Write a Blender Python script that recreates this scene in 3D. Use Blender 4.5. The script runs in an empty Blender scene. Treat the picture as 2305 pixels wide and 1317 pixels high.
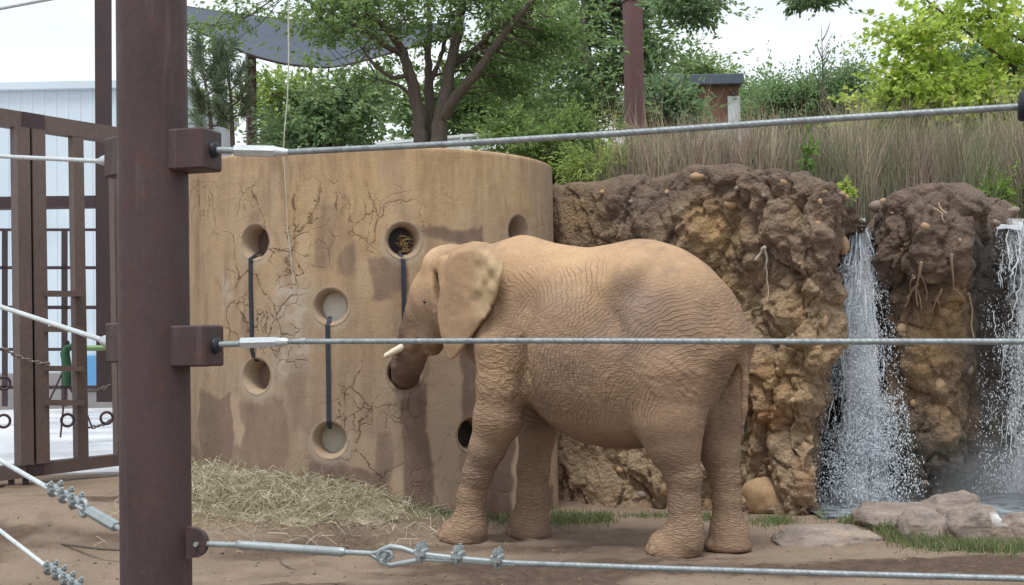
import bpy, math, random
import numpy as np
from mathutils import Vector, Matrix
random.seed(7)
rng = np.random.default_rng(7)
SC = bpy.context.scene
COL = SC.collection

# ---------------------------------------------------------------- camera
IW, IH, FP = 2305.0, 1317.0, 3073.3
CAM_H = 1.78
_p = math.radians(2.17); _r = math.radians(1.05)
V_F = np.array([0, math.cos(_p), math.sin(_p)])
_u = np.array([0, -math.sin(_p), math.cos(_p)]); _x = np.array([1., 0, 0])
V_R = math.cos(_r) * _x - math.sin(_r) * _u
V_U = math.cos(_r) * _u + math.sin(_r) * _x
CAM = np.array([0, 0, CAM_H])
cd = bpy.data.cameras.new('camera'); cam = bpy.data.objects.new('camera', cd); COL.objects.link(cam)
cd.lens = 48.0; cd.sensor_width = 36.0; cd.clip_start = 0.05; cd.clip_end = 3000.0
cam.matrix_world = Matrix(((V_R[0], V_U[0], -V_F[0], 0), (V_R[1], V_U[1], -V_F[1], 0), (V_R[2], V_U[2], -V_F[2], CAM_H), (0, 0, 0, 1)))
SC.camera = cam

# ---------------------------------------------------------------- sky, sun, exposure
SUN_EL, SUN_AZ = math.radians(69), math.radians(200)     # azimuth clockwise from +Y: behind the camera, a little left
world = bpy.data.worlds.new('World'); SC.world = world; world.use_nodes = True
wn = world.node_tree; wn.nodes.clear()
w_out = wn.nodes.new('ShaderNodeOutputWorld'); w_bg = wn.nodes.new('ShaderNodeBackground')
w_sky = wn.nodes.new('ShaderNodeTexSky'); w_sky.sky_type = 'NISHITA'; w_sky.sun_disc = False
w_sky.sun_elevation = SUN_EL; w_sky.sun_rotation = SUN_AZ; w_sky.air_density = 1.2; w_sky.dust_density = 2.5
w_tc = wn.nodes.new('ShaderNodeTexCoord'); w_mp = wn.nodes.new('ShaderNodeMapping'); w_mp.inputs['Scale'].default_value = (1.6, 1.6, 5.0)
w_nz = wn.nodes.new('ShaderNodeTexNoise'); w_nz.inputs['Scale'].default_value = 1.7; w_nz.inputs['Detail'].default_value = 6; w_nz.inputs['Roughness'].default_value = .55
w_rp = wn.nodes.new('ShaderNodeValToRGB')
w_rp.color_ramp.elements[0].position = .32; w_rp.color_ramp.elements[0].color = (5.0, 5.6, 6.1, 1)
w_rp.color_ramp.elements[1].position = .62; w_rp.color_ramp.elements[1].color = (6.5, 6.7, 6.8, 1)
w_mx = wn.nodes.new('ShaderNodeMix'); w_mx.data_type = 'RGBA'; w_mx.inputs['Factor'].default_value = .86
wn.links.new(w_tc.outputs['Generated'], w_mp.inputs['Vector']); wn.links.new(w_mp.outputs['Vector'], w_nz.inputs['Vector'])
wn.links.new(w_nz.outputs['Fac'], w_rp.inputs['Fac']); wn.links.new(w_sky.outputs['Color'], w_mx.inputs[6]); wn.links.new(w_rp.outputs['Color'], w_mx.inputs[7])
wn.links.new(w_mx.outputs[2], w_bg.inputs['Color']); w_bg.inputs['Strength'].default_value = 0.1
wn.links.new(w_bg.outputs['Background'], w_out.inputs['Surface'])
sd = bpy.data.lights.new('sun', 'SUN'); sun = bpy.data.objects.new('sun', sd); COL.objects.link(sun)
sd.energy = 1.5; sd.angle = math.radians(18); sd.color = (1.0, .975, .935)
_sv = Vector((math.sin(SUN_AZ) * math.cos(SUN_EL), math.cos(SUN_AZ) * math.cos(SUN_EL), math.sin(SUN_EL)))
sun.rotation_euler = _sv.to_track_quat('Z', 'Y').to_euler()
SC.view_settings.view_transform = 'Standard'; SC.view_settings.look = 'None'; SC.view_settings.gamma = 1.0
SC.view_settings.use_curve_mapping = False; SC.view_settings.exposure = 0.88
# ---------------------------------------------------------------- helpers: real-world points from sight lines plus a distance
def ray(px, py): return V_F + V_R * ((px - IW / 2) / FP) + V_U * ((IH / 2 - py) / FP)
def P(px, py, y):
    d = ray(px, py); return CAM + d * (y / d[1])
def X(px, y, z):
    """x of a point at distance y and height z on the sight line px"""
    u = -math.sin(_p) * y + math.cos(_p) * (z - CAM_H); w = math.cos(_p) * y + math.sin(_p) * (z - CAM_H)
    return ((px - IW / 2) / FP * w + math.sin(_r) * u) / math.cos(_r)
def proj(p):
    q = np.asarray(p, float) - CAM; w = q @ V_F
    return IW / 2 + FP * (q @ V_R) / w, IH / 2 - FP * (q @ V_U) / w
def sstep(a, b, x):
    t = np.clip((np.asarray(x, float) - a) / (b - a), 0, 1); return t * t * (3 - 2 * t)

# ---------------------------------------------------------------- noise
def _h(ix, iy, iz, s):
    n = (ix.astype(np.int64) * 374761393 + iy.astype(np.int64) * 668265263 + iz.astype(np.int64) * 2147483647 + s * 974634721) & 0xffffffff
    n = ((n ^ (n >> 13)) * 1274126177) & 0xffffffff
    n = ((n ^ (n >> 15)) * 2246822519) & 0xffffffff
    return ((n ^ (n >> 16)) & 0xffffff) / 16777215.0
def vnoise(p, s=0):
    p = np.asarray(p, float); i = np.floor(p); f = p - i; f = f * f * f * (f * (f * 6 - 15) + 10); i = i.astype(np.int64)
    o = 0
    for a in (0, 1):
        for b in (0, 1):
            for c in (0, 1):
                w = (f[:, 0] if a else 1 - f[:, 0]) * (f[:, 1] if b else 1 - f[:, 1]) * (f[:, 2] if c else 1 - f[:, 2])
                o = o + w * _h(i[:, 0] + a, i[:, 1] + b, i[:, 2] + c, s)
    return o * 2 - 1
def fbm(p, oct=4, s=0, lac=2.03, gain=.5):
    p = np.asarray(p, float); o = 0; a = 1; t = 0
    for k in range(oct):
        o = o + a * vnoise(p, s + k * 17); t += a; p = p * lac + 3.7; a *= gain
    return o / t
def ridged(p, oct=4, s=0):
    p = np.asarray(p, float); o = 0; a = 1; t = 0
    for k in range(oct):
        o = o + a * (1 - np.abs(vnoise(p, s + k * 13))) ** 2; t += a; p = p * 2.07 + 1.9; a *= .5
    return o / t
def worley(p, s=0):
    p = np.asarray(p, float); i = np.floor(p).astype(np.int64); f1 = np.full(len(p), 9.); f2 = np.full(len(p), 9.); cid = np.zeros(len(p))
    for a in (-1, 0, 1):
        for b in (-1, 0, 1):
            for c in (-1, 0, 1):
                j = (i[:, 0] + a, i[:, 1] + b, i[:, 2] + c)
                q = np.stack([j[0] + _h(*j, s), j[1] + _h(*j, s + 1), j[2] + _h(*j, s + 2)], 1)
                d = np.sqrt(((q - p) ** 2).sum(1)); n = d < f1
                f2 = np.where(n, f1, np.minimum(f2, d)); cid = np.where(n, _h(*j, s + 3), cid); f1 = np.where(n, d, f1)
    return f1, f2, cid

# ---------------------------------------------------------------- objects
def link(name, me, mat=None, parent=None):
    o = bpy.data.objects.new(name, me); COL.objects.link(o)
    if mat is not None and me is not None and not me.materials: me.materials.append(mat)
    if parent is not None: o.parent = parent
    return o
def mesh_np(name, v, f, smooth=True, cols=None, attrs=None):
    """cols: dict name -> (N,3) vertex colours, attrs: dict name -> (N,) floats"""
    v = np.asarray(v, np.float32); me = bpy.data.meshes.new(name)
    fl = f if isinstance(f, list) else [np.asarray(f)]
    fl = [np.asarray(a, np.int32) for a in fl if len(a)]
    loops = np.concatenate([a.ravel() for a in fl]); cnt = np.concatenate([np.full(len(a), a.shape[1], np.int32) for a in fl])
    me.vertices.add(len(v)); me.vertices.foreach_set('co', v.ravel())
    me.loops.add(len(loops)); me.loops.foreach_set('vertex_index', loops)
    me.polygons.add(len(cnt)); me.polygons.foreach_set('loop_start', np.concatenate([[0], np.cumsum(cnt)[:-1]]).astype(np.int32))
    me.polygons.foreach_set('loop_total', cnt)
    if smooth: me.polygons.foreach_set('use_smooth', np.ones(len(cnt), bool))
    me.update(calc_edges=True)
    for k, c in (cols or {}).items():
        a = me.color_attributes.new(k, 'FLOAT_COLOR', 'POINT'); c = np.asarray(c, np.float32)
        a.data.foreach_set('color', np.concatenate([c, np.ones((len(c), 1), np.float32)], 1).ravel())
    for k, c in (attrs or {}).items():
        a = me.attributes.new(k, 'FLOAT', 'POINT'); a.data.foreach_set('value', np.asarray(c, np.float32))
    me.validate(); return me
class MB:
    """collects plain shapes for one mesh"""
    def __init__(s): s.v = []; s.f = []; s.sm = []
    def add(s, v, f, smooth=False):
        o = len(s.v); s.v += [tuple(map(float, p)) for p in v]; s.f += [tuple(int(i) + o for i in q) for q in f]; s.sm += [smooth] * len(f); return s
    def box(s, c, size, rot=None, bev=0.0):
        x, y, z = [k / 2 for k in size]; c = Vector(c); rot = rot or Matrix.Identity(3)
        if bev <= 0:
            v = [(a * x, b * y, d * z) for a in (-1, 1) for b in (-1, 1) for d in (-1, 1)]
            f = [(0, 1, 3, 2), (4, 6, 7, 5), (0, 4, 5, 1), (2, 3, 7, 6), (0, 2, 6, 4), (1, 5, 7, 3)]
        else:
            b_ = min(bev, x * .9, y * .9, z * .9); v = []; idx = {}
            for a in (-1, 1):
                for b in (-1, 1):
                    for d in (-1, 1):
                        for k in range(3):
                            p = [a * (x - b_), b * (y - b_), d * (z - b_)]; p[k] = (a * x, b * y, d * z)[k]; idx[(a, b, d, k)] = len(v); v.append(tuple(p))
            f = []
            for k in range(3):
                for sg in (-1, 1):
                    o = [i for i in range(3) if i != k]; q = []
                    for (m, n) in ((-1, -1), (1, -1), (1, 1), (-1, 1)):
                        t = [0, 0, 0]; t[k] = sg; t[o[0]] = m; t[o[1]] = n; q.append(idx[(*t, k)])
                    f.append(tuple(q))
            for k in range(3):
                o = [i for i in range(3) if i != k]
                for m in (-1, 1):
                    for n in (-1, 1):
                        t0 = [0, 0, 0]; t0[k] = -1; t0[o[0]] = m; t0[o[1]] = n; t1 = list(t0); t1[k] = 1
                        f.append((idx[(*t0, o[0])], idx[(*t1, o[0])], idx[(*t1, o[1])], idx[(*t0, o[1])]))
            for a in (-1, 1):
                for b in (-1, 1):
                    for d in (-1, 1): f.append(tuple(idx[(a, b, d, k)] for k in range(3)))
        return s.add([tuple(c + rot @ Vector(p)) for p in v], f)
    def tube(s, pts, rad, n=10, cap=True, smooth=True, squash=None):
        pts = [Vector(tuple(map(float, p))) for p in pts]; m = len(pts)
        if not hasattr(rad, '__len__'): rad = [rad] * m
        tan = [(pts[min(i + 1, m - 1)] - pts[max(i - 1, 0)]).normalized() for i in range(m)]
        ref = Vector((0, 0, 1)) if abs(tan[0].z) < .9 else Vector((1, 0, 0))
        a = tan[0].cross(ref).normalized(); v = []; f = []
        for i in range(m):
            a = (a - tan[i] * a.dot(tan[i])).normalized(); b = tan[i].cross(a)
            for k in range(n):
                t = 2 * math.pi * k / n
                v.append(pts[i] + a * (rad[i] * math.cos(t)) + b * (rad[i] * math.sin(t) * (squash or 1)))
        for i in range(m - 1):
            for k in range(n): f.append((i * n + k, i * n + (k + 1) % n, (i + 1) * n + (k + 1) % n, (i + 1) * n + k))
        s.add(v, f, smooth)
        if cap: s.add(v[:n], [tuple(range(n - 1, -1, -1))]); s.add(v[-n:], [tuple(range(n))])
        return s
    def torus(s, c, nrm, R, r, n=20, m=8, arc=(0, 2 * math.pi)):
        nrm = Vector(nrm).normalized(); a = nrm.orthogonal().normalized(); b = nrm.cross(a)
        full = abs(arc[1] - arc[0] - 2 * math.pi) < 1e-6; v = []; f = []; N = n if full else n + 1
        for i in range(N):
            t = arc[0] + (arc[1] - arc[0]) * i / n; d = a * math.cos(t) + b * math.sin(t)
            for k in range(m):
                q = 2 * math.pi * k / m; v.append(Vector(c) + d * (R + r * math.cos(q)) + nrm * (r * math.sin(q)))
        for i in range(n):
            for k in range(m): f.append((i * m + k, ((i + 1) % N) * m + k, ((i + 1) % N) * m + (k + 1) % m, i * m + (k + 1) % m))
        return s.add(v, f, True)
    def build(s, name, mat, parent=None, bevel=0):
        me = bpy.data.meshes.new(name); me.from_pydata(s.v, [], s.f); me.polygons.foreach_set('use_smooth', s.sm); me.update()
        return link(name, me, mat, parent)
def tag(o, label=None, cat=None, group=None, kind=None):
    if label: o['label'] = label
    if cat: o['category'] = cat
    if group: o['group'] = group
    if kind: o['kind'] = kind
    return o
def thing(name, label, cat, loc=(0, 0, 0), group=None):
    o = bpy.data.objects.new(name, None); COL.objects.link(o); o.empty_display_size = .1; o.location = tuple(map(float, loc))
    return tag(o, label, cat, group)
def under(o, root):
    """parent o (built in world coordinates) to a root that stands elsewhere"""
    o.parent = root
    r = root; off = Vector((0, 0, 0))
    while r is not None: off = off + Vector(r.location); r = r.parent
    o.location = Vector(o.location) - off
    return o
def axes(d, up=(0, 0, 1)):
    d = Vector(tuple(map(float, d))).normalized(); s = d.cross(Vector(up)).normalized(); u = s.cross(d)
    return Matrix((d, s, u)).transposed()                       # columns: along d, side, up
_ico = {}
def ico(level):
    if level not in _ico:
        import bmesh
        b = bmesh.new(); bmesh.ops.create_icosphere(b, subdivisions=level, radius=1.0); b.verts.index_update()
        _ico[level] = (np.array([v.co[:] for v in b.verts]), np.array([[v.index for v in f.verts] for f in b.faces])); b.free()
    return _ico[level]
def stone(name, mat, c, rad, rot=(0, 0, 0), level=2, rough=.12, seed=0, parent=None, power=1.0, freq=1.3):
    v, f = ico(level); d = 1 + rough * 2 * fbm(v * freq + seed * 7.3, 3, seed)
    q = np.sign(v) * np.abs(v) ** power; q = q / np.linalg.norm(q, axis=1, keepdims=True) if power == 1 else q
    q = q * d[:, None] * np.array(rad); from_e = Matrix.Identity(3)
    from mathutils import Euler
    m = np.array(Euler(rot).to_matrix()); q = q @ m.T
    o = link(name, mesh_np(name, q, f), mat); o.location = tuple(map(float, c))
    if parent is not None: under(o, parent)
    return o

# ---------------------------------------------------------------- materials
def lin(r, g=None, b=None):
    if g is None: r, g, b = r
    return tuple(((c / 255) / 12.92 if c / 255 <= .04045 else ((c / 255 + .055) / 1.055) ** 2.4) for c in (r, g, b)) + (1.0,)
class NT:
    def __init__(s, name):
        s.m = bpy.data.materials.new(name); s.m.use_nodes = True; s.t = s.m.node_tree; s.t.nodes.clear()
        s.out = s.t.nodes.new('ShaderNodeOutputMaterial'); s.b = s.t.nodes.new('ShaderNodeBsdfPrincipled'); s.t.links.new(s.b.outputs[0], s.out.inputs[0])
        s.co = s.t.nodes.new('ShaderNodeTexCoord').outputs['Object']
    def set(s, inp, val):
        if isinstance(val, bpy.types.NodeSocket): s.t.links.new(val, inp)
        elif val is not None: inp.default_value = val
    def n(s, kind, **kw):
        nd = s.t.nodes.new('ShaderNode' + kind)
        for k, v in kw.items():
            if hasattr(nd, k) and not k[0].isupper(): setattr(nd, k, v)
            else: s.set(nd.inputs[k.replace('_', ' ')], v)
        return nd
    def math(s, op, a, b=0.0, c=None, clamp=False):
        nd = s.t.nodes.new('ShaderNodeMath'); nd.operation = op; nd.use_clamp = clamp; s.set(nd.inputs[0], a); s.set(nd.inputs[1], b)
        if c is not None: s.set(nd.inputs[2], c)
        return nd.outputs[0]
    def mix(s, f, a, b, mode='MIX'):
        nd = s.t.nodes.new('ShaderNodeMix'); nd.data_type = 'RGBA'; nd.blend_type = mode
        s.set(nd.inputs[0], f); s.set(nd.inputs[6], a); s.set(nd.inputs[7], b); return nd.outputs[2]
    def ramp(s, f, *stops):
        nd = s.t.nodes.new('ShaderNodeValToRGB'); e = nd.color_ramp.elements
        while len(e) < len(stops): e.new(.5)
        for k, (p, c) in enumerate(stops): e[k].position = p; e[k].color = c if hasattr(c, '__len__') else (c, c, c, 1)
        s.set(nd.inputs[0], f); return nd.outputs[0]
    def noise(s, scale=5, detail=4, rough=.55, vec=None, dist=0.0):
        nd = s.n('TexNoise', Scale=scale, Detail=detail, Roughness=rough, Distortion=dist, Vector=vec or s.co); return nd.outputs[0]
    def vor(s, scale=5, feature='F1', vec=None, out=0, rnd=1.0):
        nd = s.t.nodes.new('ShaderNodeTexVoronoi'); nd.feature = feature; nd.inputs['Scale'].default_value = scale; nd.inputs['Randomness'].default_value = rnd
        s.set(nd.inputs['Vector'], vec or s.co); return nd.outputs[out]
    def map(s, scale=(1, 1, 1), rot=(0, 0, 0), vec=None, loc=(0, 0, 0)):
        return s.n('Mapping', Vector=vec or s.co, Scale=scale, Rotation=rot, Location=loc).outputs[0]
    def warp(s, vec, amt, scale):
        nz = s.n('TexNoise', Scale=scale, Detail=2.0, Vector=vec).outputs[1]
        a = s.n('VectorMath', operation='MULTIPLY_ADD'); s.set(a.inputs[0], nz); a.inputs[1].default_value = (amt,) * 3; s.set(a.inputs[2], vec); return a.outputs[0]
    def attr(s, name, out=2): nd = s.t.nodes.new('ShaderNodeAttribute'); nd.attribute_name = name; return nd.outputs[out if isinstance(out, int) else out]
    def col(s, name): nd = s.t.nodes.new('ShaderNodeAttribute'); nd.attribute_name = name; return nd.outputs['Color']
    def fac(s, name): nd = s.t.nodes.new('ShaderNodeAttribute'); nd.attribute_name = name; return nd.outputs['Fac']
    def bump(s, h, strength=.5, dist=.01, normal=None):
        return s.n('Bump', Height=h, Strength=strength, Distance=dist, Normal=normal).outputs[0]
    def fin(s, color, rough=.8, normal=None, spec=.3, metal=0.0):
        s.set(s.b.inputs['Base Color'], color); s.set(s.b.inputs['Roughness'], rough); s.set(s.b.inputs['Specular IOR Level'], spec)
        s.set(s.b.inputs['Metallic'], metal)
        if normal is not None: s.set(s.b.inputs['Normal'], normal)
        return s.m
def simple_mat(name, c1, c2, scale=6, rough=.7, bump=.3, bdist=.01, metal=0.0, spec=.3, fine=60, stretch=(1, 1, 1)):
    t = NT(name); v = t.map(stretch); a = t.noise(scale, 5, .6, v); b = t.noise(fine, 3, .6, v)
    c = t.ramp(a, (.3, c1), (.7, c2)); c = t.mix(.35, c, t.ramp(b, (.3, tuple(k * .72 for k in c1[:3]) + (1,)), (.7, tuple(min(1, k * 1.15) for k in c2[:3]) + (1,))))
    return t.fin(c, t.ramp(a, (.3, max(.02, rough - .08)), (.7, min(1, rough + .08))), t.bump(t.math('ADD', t.math('MULTIPLY', a, .6), t.math('MULTIPLY', b, .4)), bump, bdist), spec, metal)
def leaf_mat(name, rough=.55, trans=.54, tint=.4):
    t = NT(name); c = t.col('Col'); t.fin(c, rough, spec=.35)
    tr = t.n('BsdfTranslucent', Color=t.mix(.5, c, (.5, .7, .12, 1), 'MULTIPLY')); t.set(tr.inputs[0], t.mix(tint, c, (.34, .46, .14, 1)))
    mx = t.t.nodes.new('ShaderNodeMixShader'); mx.inputs[0].default_value = trans
    t.t.links.new(t.b.outputs[0], mx.inputs[1]); t.t.links.new(tr.outputs[0], mx.inputs[2]); t.t.links.new(mx.outputs[0], t.out.inputs[0]); return t.m

M = {}
t = NT('rusty_brown_steel'); a = t.noise(2.4, 6, .65, t.map((1, 1, .5))); b = t.noise(11, 5, .7); d = t.noise(60, 4, .7); s = t.noise(1.0, 4, .6, t.map((14, 14, 1.1)))
c = t.ramp(a, (.3, lin(59, 47, 49)), (.52, lin(74, 58, 58)), (.72, lin(64, 50, 50))); c = t.mix(t.ramp(b, (.55, 0.0), (.72, .6)), c, lin(92, 58, 52)); c = t.mix(t.math('MULTIPLY', t.ramp(s, (.58, 0.0), (.72, 1.0)), .35), c, lin(108, 98, 98))
c = t.mix(t.ramp(t.noise(26, 5, .75), (.64, 0.0), (.74, .4)), c, lin(124, 112, 108)); c = t.mix(.35, c, t.ramp(d, (.3, .32), (.7, .68)), 'OVERLAY')
M['rust'] = t.fin(c, t.ramp(b, (.3, .5), (.7, .72)), t.bump(t.math('ADD', b, t.math('MULTIPLY', d, .5)), .3, .005), .35)
M['steel_brown'] = simple_mat('brown_painted_steel', lin(92, 78, 75), lin(110, 95, 90), 1.1, .55, .2, .004, spec=.4, fine=24, stretch=(1, 1, .8))
M['dark_steel'] = simple_mat('dark_steel', lin(62, 52, 56), lin(78, 64, 66), 2.5, .6, .2, .004, fine=30)
M['galv'] = simple_mat('galvanised_steel', lin(128, 138, 141), lin(164, 172, 175), 9, .48, .15, .002, metal=.35, spec=.5, fine=120)
M['bright_steel'] = simple_mat('bright_steel', lin(172, 180, 185), lin(200, 207, 212), 12, .35, .1, .001, metal=.4, spec=.5, fine=140)
M['rubber'] = simple_mat('black_rubber', lin(30, 33, 42), lin(42, 46, 56), 12, .5, .2, .002, fine=90)
M['strap'] = simple_mat('black_strap', lin(40, 44, 54), lin(54, 58, 68), 9, .55, .2, .002, fine=120)
# ---------------------------------------------------------------- ground
def gz(x, y):
    x = np.asarray(x, float); y = np.asarray(y, float)
    z = .36 * sstep(-.2, 2.0, -x) * sstep(11.8, 13.4, y + .25 * np.clip(-x - 2, 0, 2))
    z = z - .07 * sstep(.2, 1.2, x) * sstep(13.6, 15, y)
    return z
def axis_grid(lo, a, b, hi, step, grow=1.22):
    m = list(np.arange(a, b, step)); s = step; t = m[-1]
    while t < hi: s *= grow; t += s; m.append(t)
    s = step; t = m[0]; h = []
    while t > lo: s *= grow; t -= s; h.append(t)
    return np.array(h[::-1] + m)
gx = axis_grid(-900, -5.6, 5.6, 900, .032); gy = axis_grid(-60, 8.6, 16.2, 1500, .032)
XX, YY = np.meshgrid(gx, gy, indexing='ij'); xx = XX.ravel(); yy = YY.ravel()
p3 = np.stack([xx, yy, 0 * xx], 1)
near = sstep(-8, -5.4, xx) * sstep(8, 5.4, xx) * sstep(5, 8.6, yy) * sstep(19, 16, yy)
# churned strips of earth, pressed smooth between them
ch = sstep(-.05, .42, fbm(p3 * np.array([.55, 1.5, 1]), 4, 5) + .55 * np.exp(-((yy - 10.75 - .12 * np.sin(xx * 1.3)) / .45) ** 2) * sstep(-3, 1.5, xx) + .35 * np.exp(-((yy - 11.9) / .4) ** 2) * sstep(-.5, -1.6, xx))
ch = np.maximum(ch, .9 * np.exp(-(((xx + 1.95) / .5) ** 2 + ((yy - 12.15) / .16) ** 2)) )
ch = ch * sstep(14.2, 12.8, yy + .2 * xx)
lump = fbm(p3 * 7.5, 4, 21); clod = ridged(p3 * 5.5, 4, 31)
zz = gz(xx, yy) + near * (.022 * fbm(p3 * 1.1, 3, 3) + .009 * lump + ch * (.022 * lump + .05 * (clod - .55)))
# round prints left by feet
for k in range(46):
    cx, cy = rng.uniform(-4.5, 4.2), rng.uniform(9.6, 12.9); r = rng.uniform(.1, .22)
    d = np.sqrt(((xx - cx) / 1.15) ** 2 + (yy - cy) ** 2) / r
    zz += near * (-.014 * sstep(1.0, .7, d) + .012 * np.exp(-((d - 1.12) / .16) ** 2))
zz -= .5 * sstep(30, 60, np.hypot(xx, yy)) * 0
n0, n1 = len(gx), len(gy); I = np.arange(n0 * n1).reshape(n0, n1)
gf = np.stack([I[:-1, :-1], I[1:, :-1], I[1:, 1:], I[:-1, 1:]], -1).reshape(-1, 4)
t = NT('packed_earth')
big = t.noise(.9, 5, .6); mid = t.noise(7, 6, .65); fin = t.noise(70, 4, .7)
c = t.ramp(big, (.3, lin(130, 113, 98)), (.55, lin(150, 132, 116)), (.75, lin(117, 100, 87)))
c = t.mix(t.math('MULTIPLY', t.fac('churn'), .9), c, t.ramp(mid, (.3, lin(74, 61, 53)), (.7, lin(106, 88, 76))))
c = t.mix(.55, c, t.ramp(fin, (.25, .26), (.5, .5), (.78, .76)), 'OVERLAY')
h = t.math('ADD', t.math('MULTIPLY', mid, .55), t.math('MULTIPLY', fin, .45))
M['earth'] = t.fin(c, .95, t.bump(h, 1.0, .045), .15)
ground = link('ground', mesh_np('ground', np.stack([xx, yy, zz], 1), gf, attrs={'churn': ch * near}), M['earth'])
tag(ground, kind='structure')
# ---------------------------------------------------------------- round feeder wall
WR, WD = 2.04, 13.35
_f = P(840, 600, WD); _d = math.hypot(_f[0], _f[1]); WC = np.array([_f[0], _f[1]]) / _d * (_d + WR)
W_TH0 = math.atan2(-WC[1], -WC[0])                              # bearing of the face turned to the camera
W_TOP = float(P(850, 328, WD)[2]); W_BOT = -.35
def wall_pt(th, z, r=WR):
    th = np.asarray(th, float) + W_TH0
    return np.stack([WC[0] + r * np.cos(th), WC[1] + r * np.sin(th), np.asarray(z, float) + 0 * th], -1)
def wall_hit(px, py):
    d = ray(px, py); ox, oy = -WC; a = d[0] ** 2 + d[1] ** 2; b = ox * d[0] + oy * d[1]; c = ox * ox + oy * oy - WR * WR
    s = (-b - math.sqrt(max(0, b * b - a * c))) / a; q = CAM + d * s
    th = math.atan2(q[1] - WC[1], q[0] - WC[0]) - W_TH0
    return (th + math.pi) % (2 * math.pi) - math.pi, q[2]
wall = thing('feeder_wall', 'round tan plaster feeder wall with cracks, stains and round holes', 'wall', (WC[0], WC[1], .1))
HOLES = [(574, 545), (577, 846), (745, 690), (742, 990), (908, 541), (911, 840), (1168, 522), (1064, 978)]
HOLE_R, HOLE_I = .178, .142
hole_tz = [wall_hit(*h) for h in HOLES]
st = .02; fine = 1.75; nth = int(2 * fine * WR / st); th = np.linspace(-fine, fine, nth)
th = np.concatenate([th, np.linspace(fine, 2 * math.pi - fine, 50)[1:-1]])
zs = np.linspace(W_BOT, W_TOP - .03, int((W_TOP - W_BOT) / st))
TH, ZS = np.meshgrid(th, zs, indexing='ij'); T = TH.copy(); Z = ZS.copy()
mask = np.ones((len(th), len(zs) - 1), bool)
thc = np.append((th[:-1] + th[1:]) / 2, (th[-1] + 2 * math.pi + th[0]) / 2)
for (h0, hz) in hole_tz:
    u = (TH - h0) * WR; w = ZS - hz; d = np.hypot(u, w) + 1e-9; b = np.abs(d - HOLE_R) < st * .62
    T = np.where(b, h0 + u / d * HOLE_R / WR, T); Z = np.where(b, hz + w / d * HOLE_R, Z)
    cu = (thc[:, None] - h0) * WR; cw = ((zs[:-1] + zs[1:]) / 2)[None] - hz; mask &= np.hypot(cu, cw) > HOLE_R
p3 = wall_pt(T.ravel(), Z.ravel())
uz = np.stack([T.ravel() * WR, Z.ravel(), 0 * Z.ravel()], 1)
rr = WR + .006 * fbm(uz * 1.6, 3, 2) + .0025 * fbm(uz * 9, 3, 4)
pv = wall_pt(T.ravel(), Z.ravel(), rr)
# stains: damp and dirty patches with their own shapes (coordinates on the wall)
wp = np.stack(proj(p3), 1); wq = wp + np.stack([fbm(uz * 2.2, 4, 11) * 18 + 5 * fbm(uz * 9, 3, 12), fbm(uz * 2.2 + 9, 4, 13) * 42 + 10 * fbm(uz * 9 + 4, 3, 14)], 1)
def patch(x0, y0, x1, y1, s=10, sx=None):
    sx = sx or s
    return sstep(x0 - sx, x0 + sx, wq[:, 0]) * sstep(x1 + sx, x1 - sx, wq[:, 0]) * sstep(y0 - s, y0 + s, wq[:, 1]) * sstep(y1 + s, y1 - s, wq[:, 1])
damp = np.zeros(len(wp)); pale = np.zeros(len(wp)); chalk = np.zeros(len(wp))
for a in [(455, 880, 522, 1075, .8), (545, 900, 640, 1070, .55), (690, 1045, 872, 1190, .95), (640, 1075, 720, 1190, .9), (906, 870, 968, 1190, .8), (1038, 760, 1086, 1000, .8), (1088, 950, 1158, 1190, .85), (1185, 900, 1240, 1190, .75),
          (832, 590, 926, 662, .75), (925, 512, 1088, 546, .85), (715, 470, 756, 600, .45), (770, 560, 806, 605, .6), (430, 1000, 560, 1120, .6), (840, 960, 880, 1190, .55), (650, 800, 700, 1000, .35), (560, 470, 590, 505, .3)]:
    damp = np.maximum(damp, a[4] * patch(*a[:4], 6, 2.5))
for a in [(968, 780, 1036, 1190, .8), (1158, 960, 1180, 1190, .9), (876, 1060, 904, 1190, .7), (1242, 950, 1262, 1190, .8), (520, 880, 548, 1090, .5), (940, 640, 1060, 760, .35), (620, 400, 640, 700, .4), (860, 350, 930, 520, .3), (1190, 380, 1250, 640, .3)]:
    pale = np.maximum(pale, a[4] * patch(*a[:4], 14, 5))
chalk = np.maximum(.6 * patch(620, 640, 700, 850, 30, 22), .5 * patch(495, 645, 525, 720, 14, 5)) * (.35 + .65 * sstep(-.1, .4, fbm(uz * 12, 3, 15)))
for (h0, hz) in hole_tz:
    d = np.hypot((T.ravel() - h0) * WR, Z.ravel() - hz + .03); chalk = np.maximum(chalk, .3 * sstep(.25, .19, d))
crk = sstep(-.15, .25, fbm(uz * .9 + 5, 3, 16)) * sstep(380, 470, wp[:, 1]) * (.35 + .65 * sstep(960, 840, wp[:, 0]))
n0, n1 = TH.shape; I = np.arange(n0 * n1).reshape(n0, n1); J = np.roll(I, -1, 0)
q = np.stack([I[:, :-1], J[:, :-1], J[:, 1:], I[:, 1:]], -1)[mask]
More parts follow.
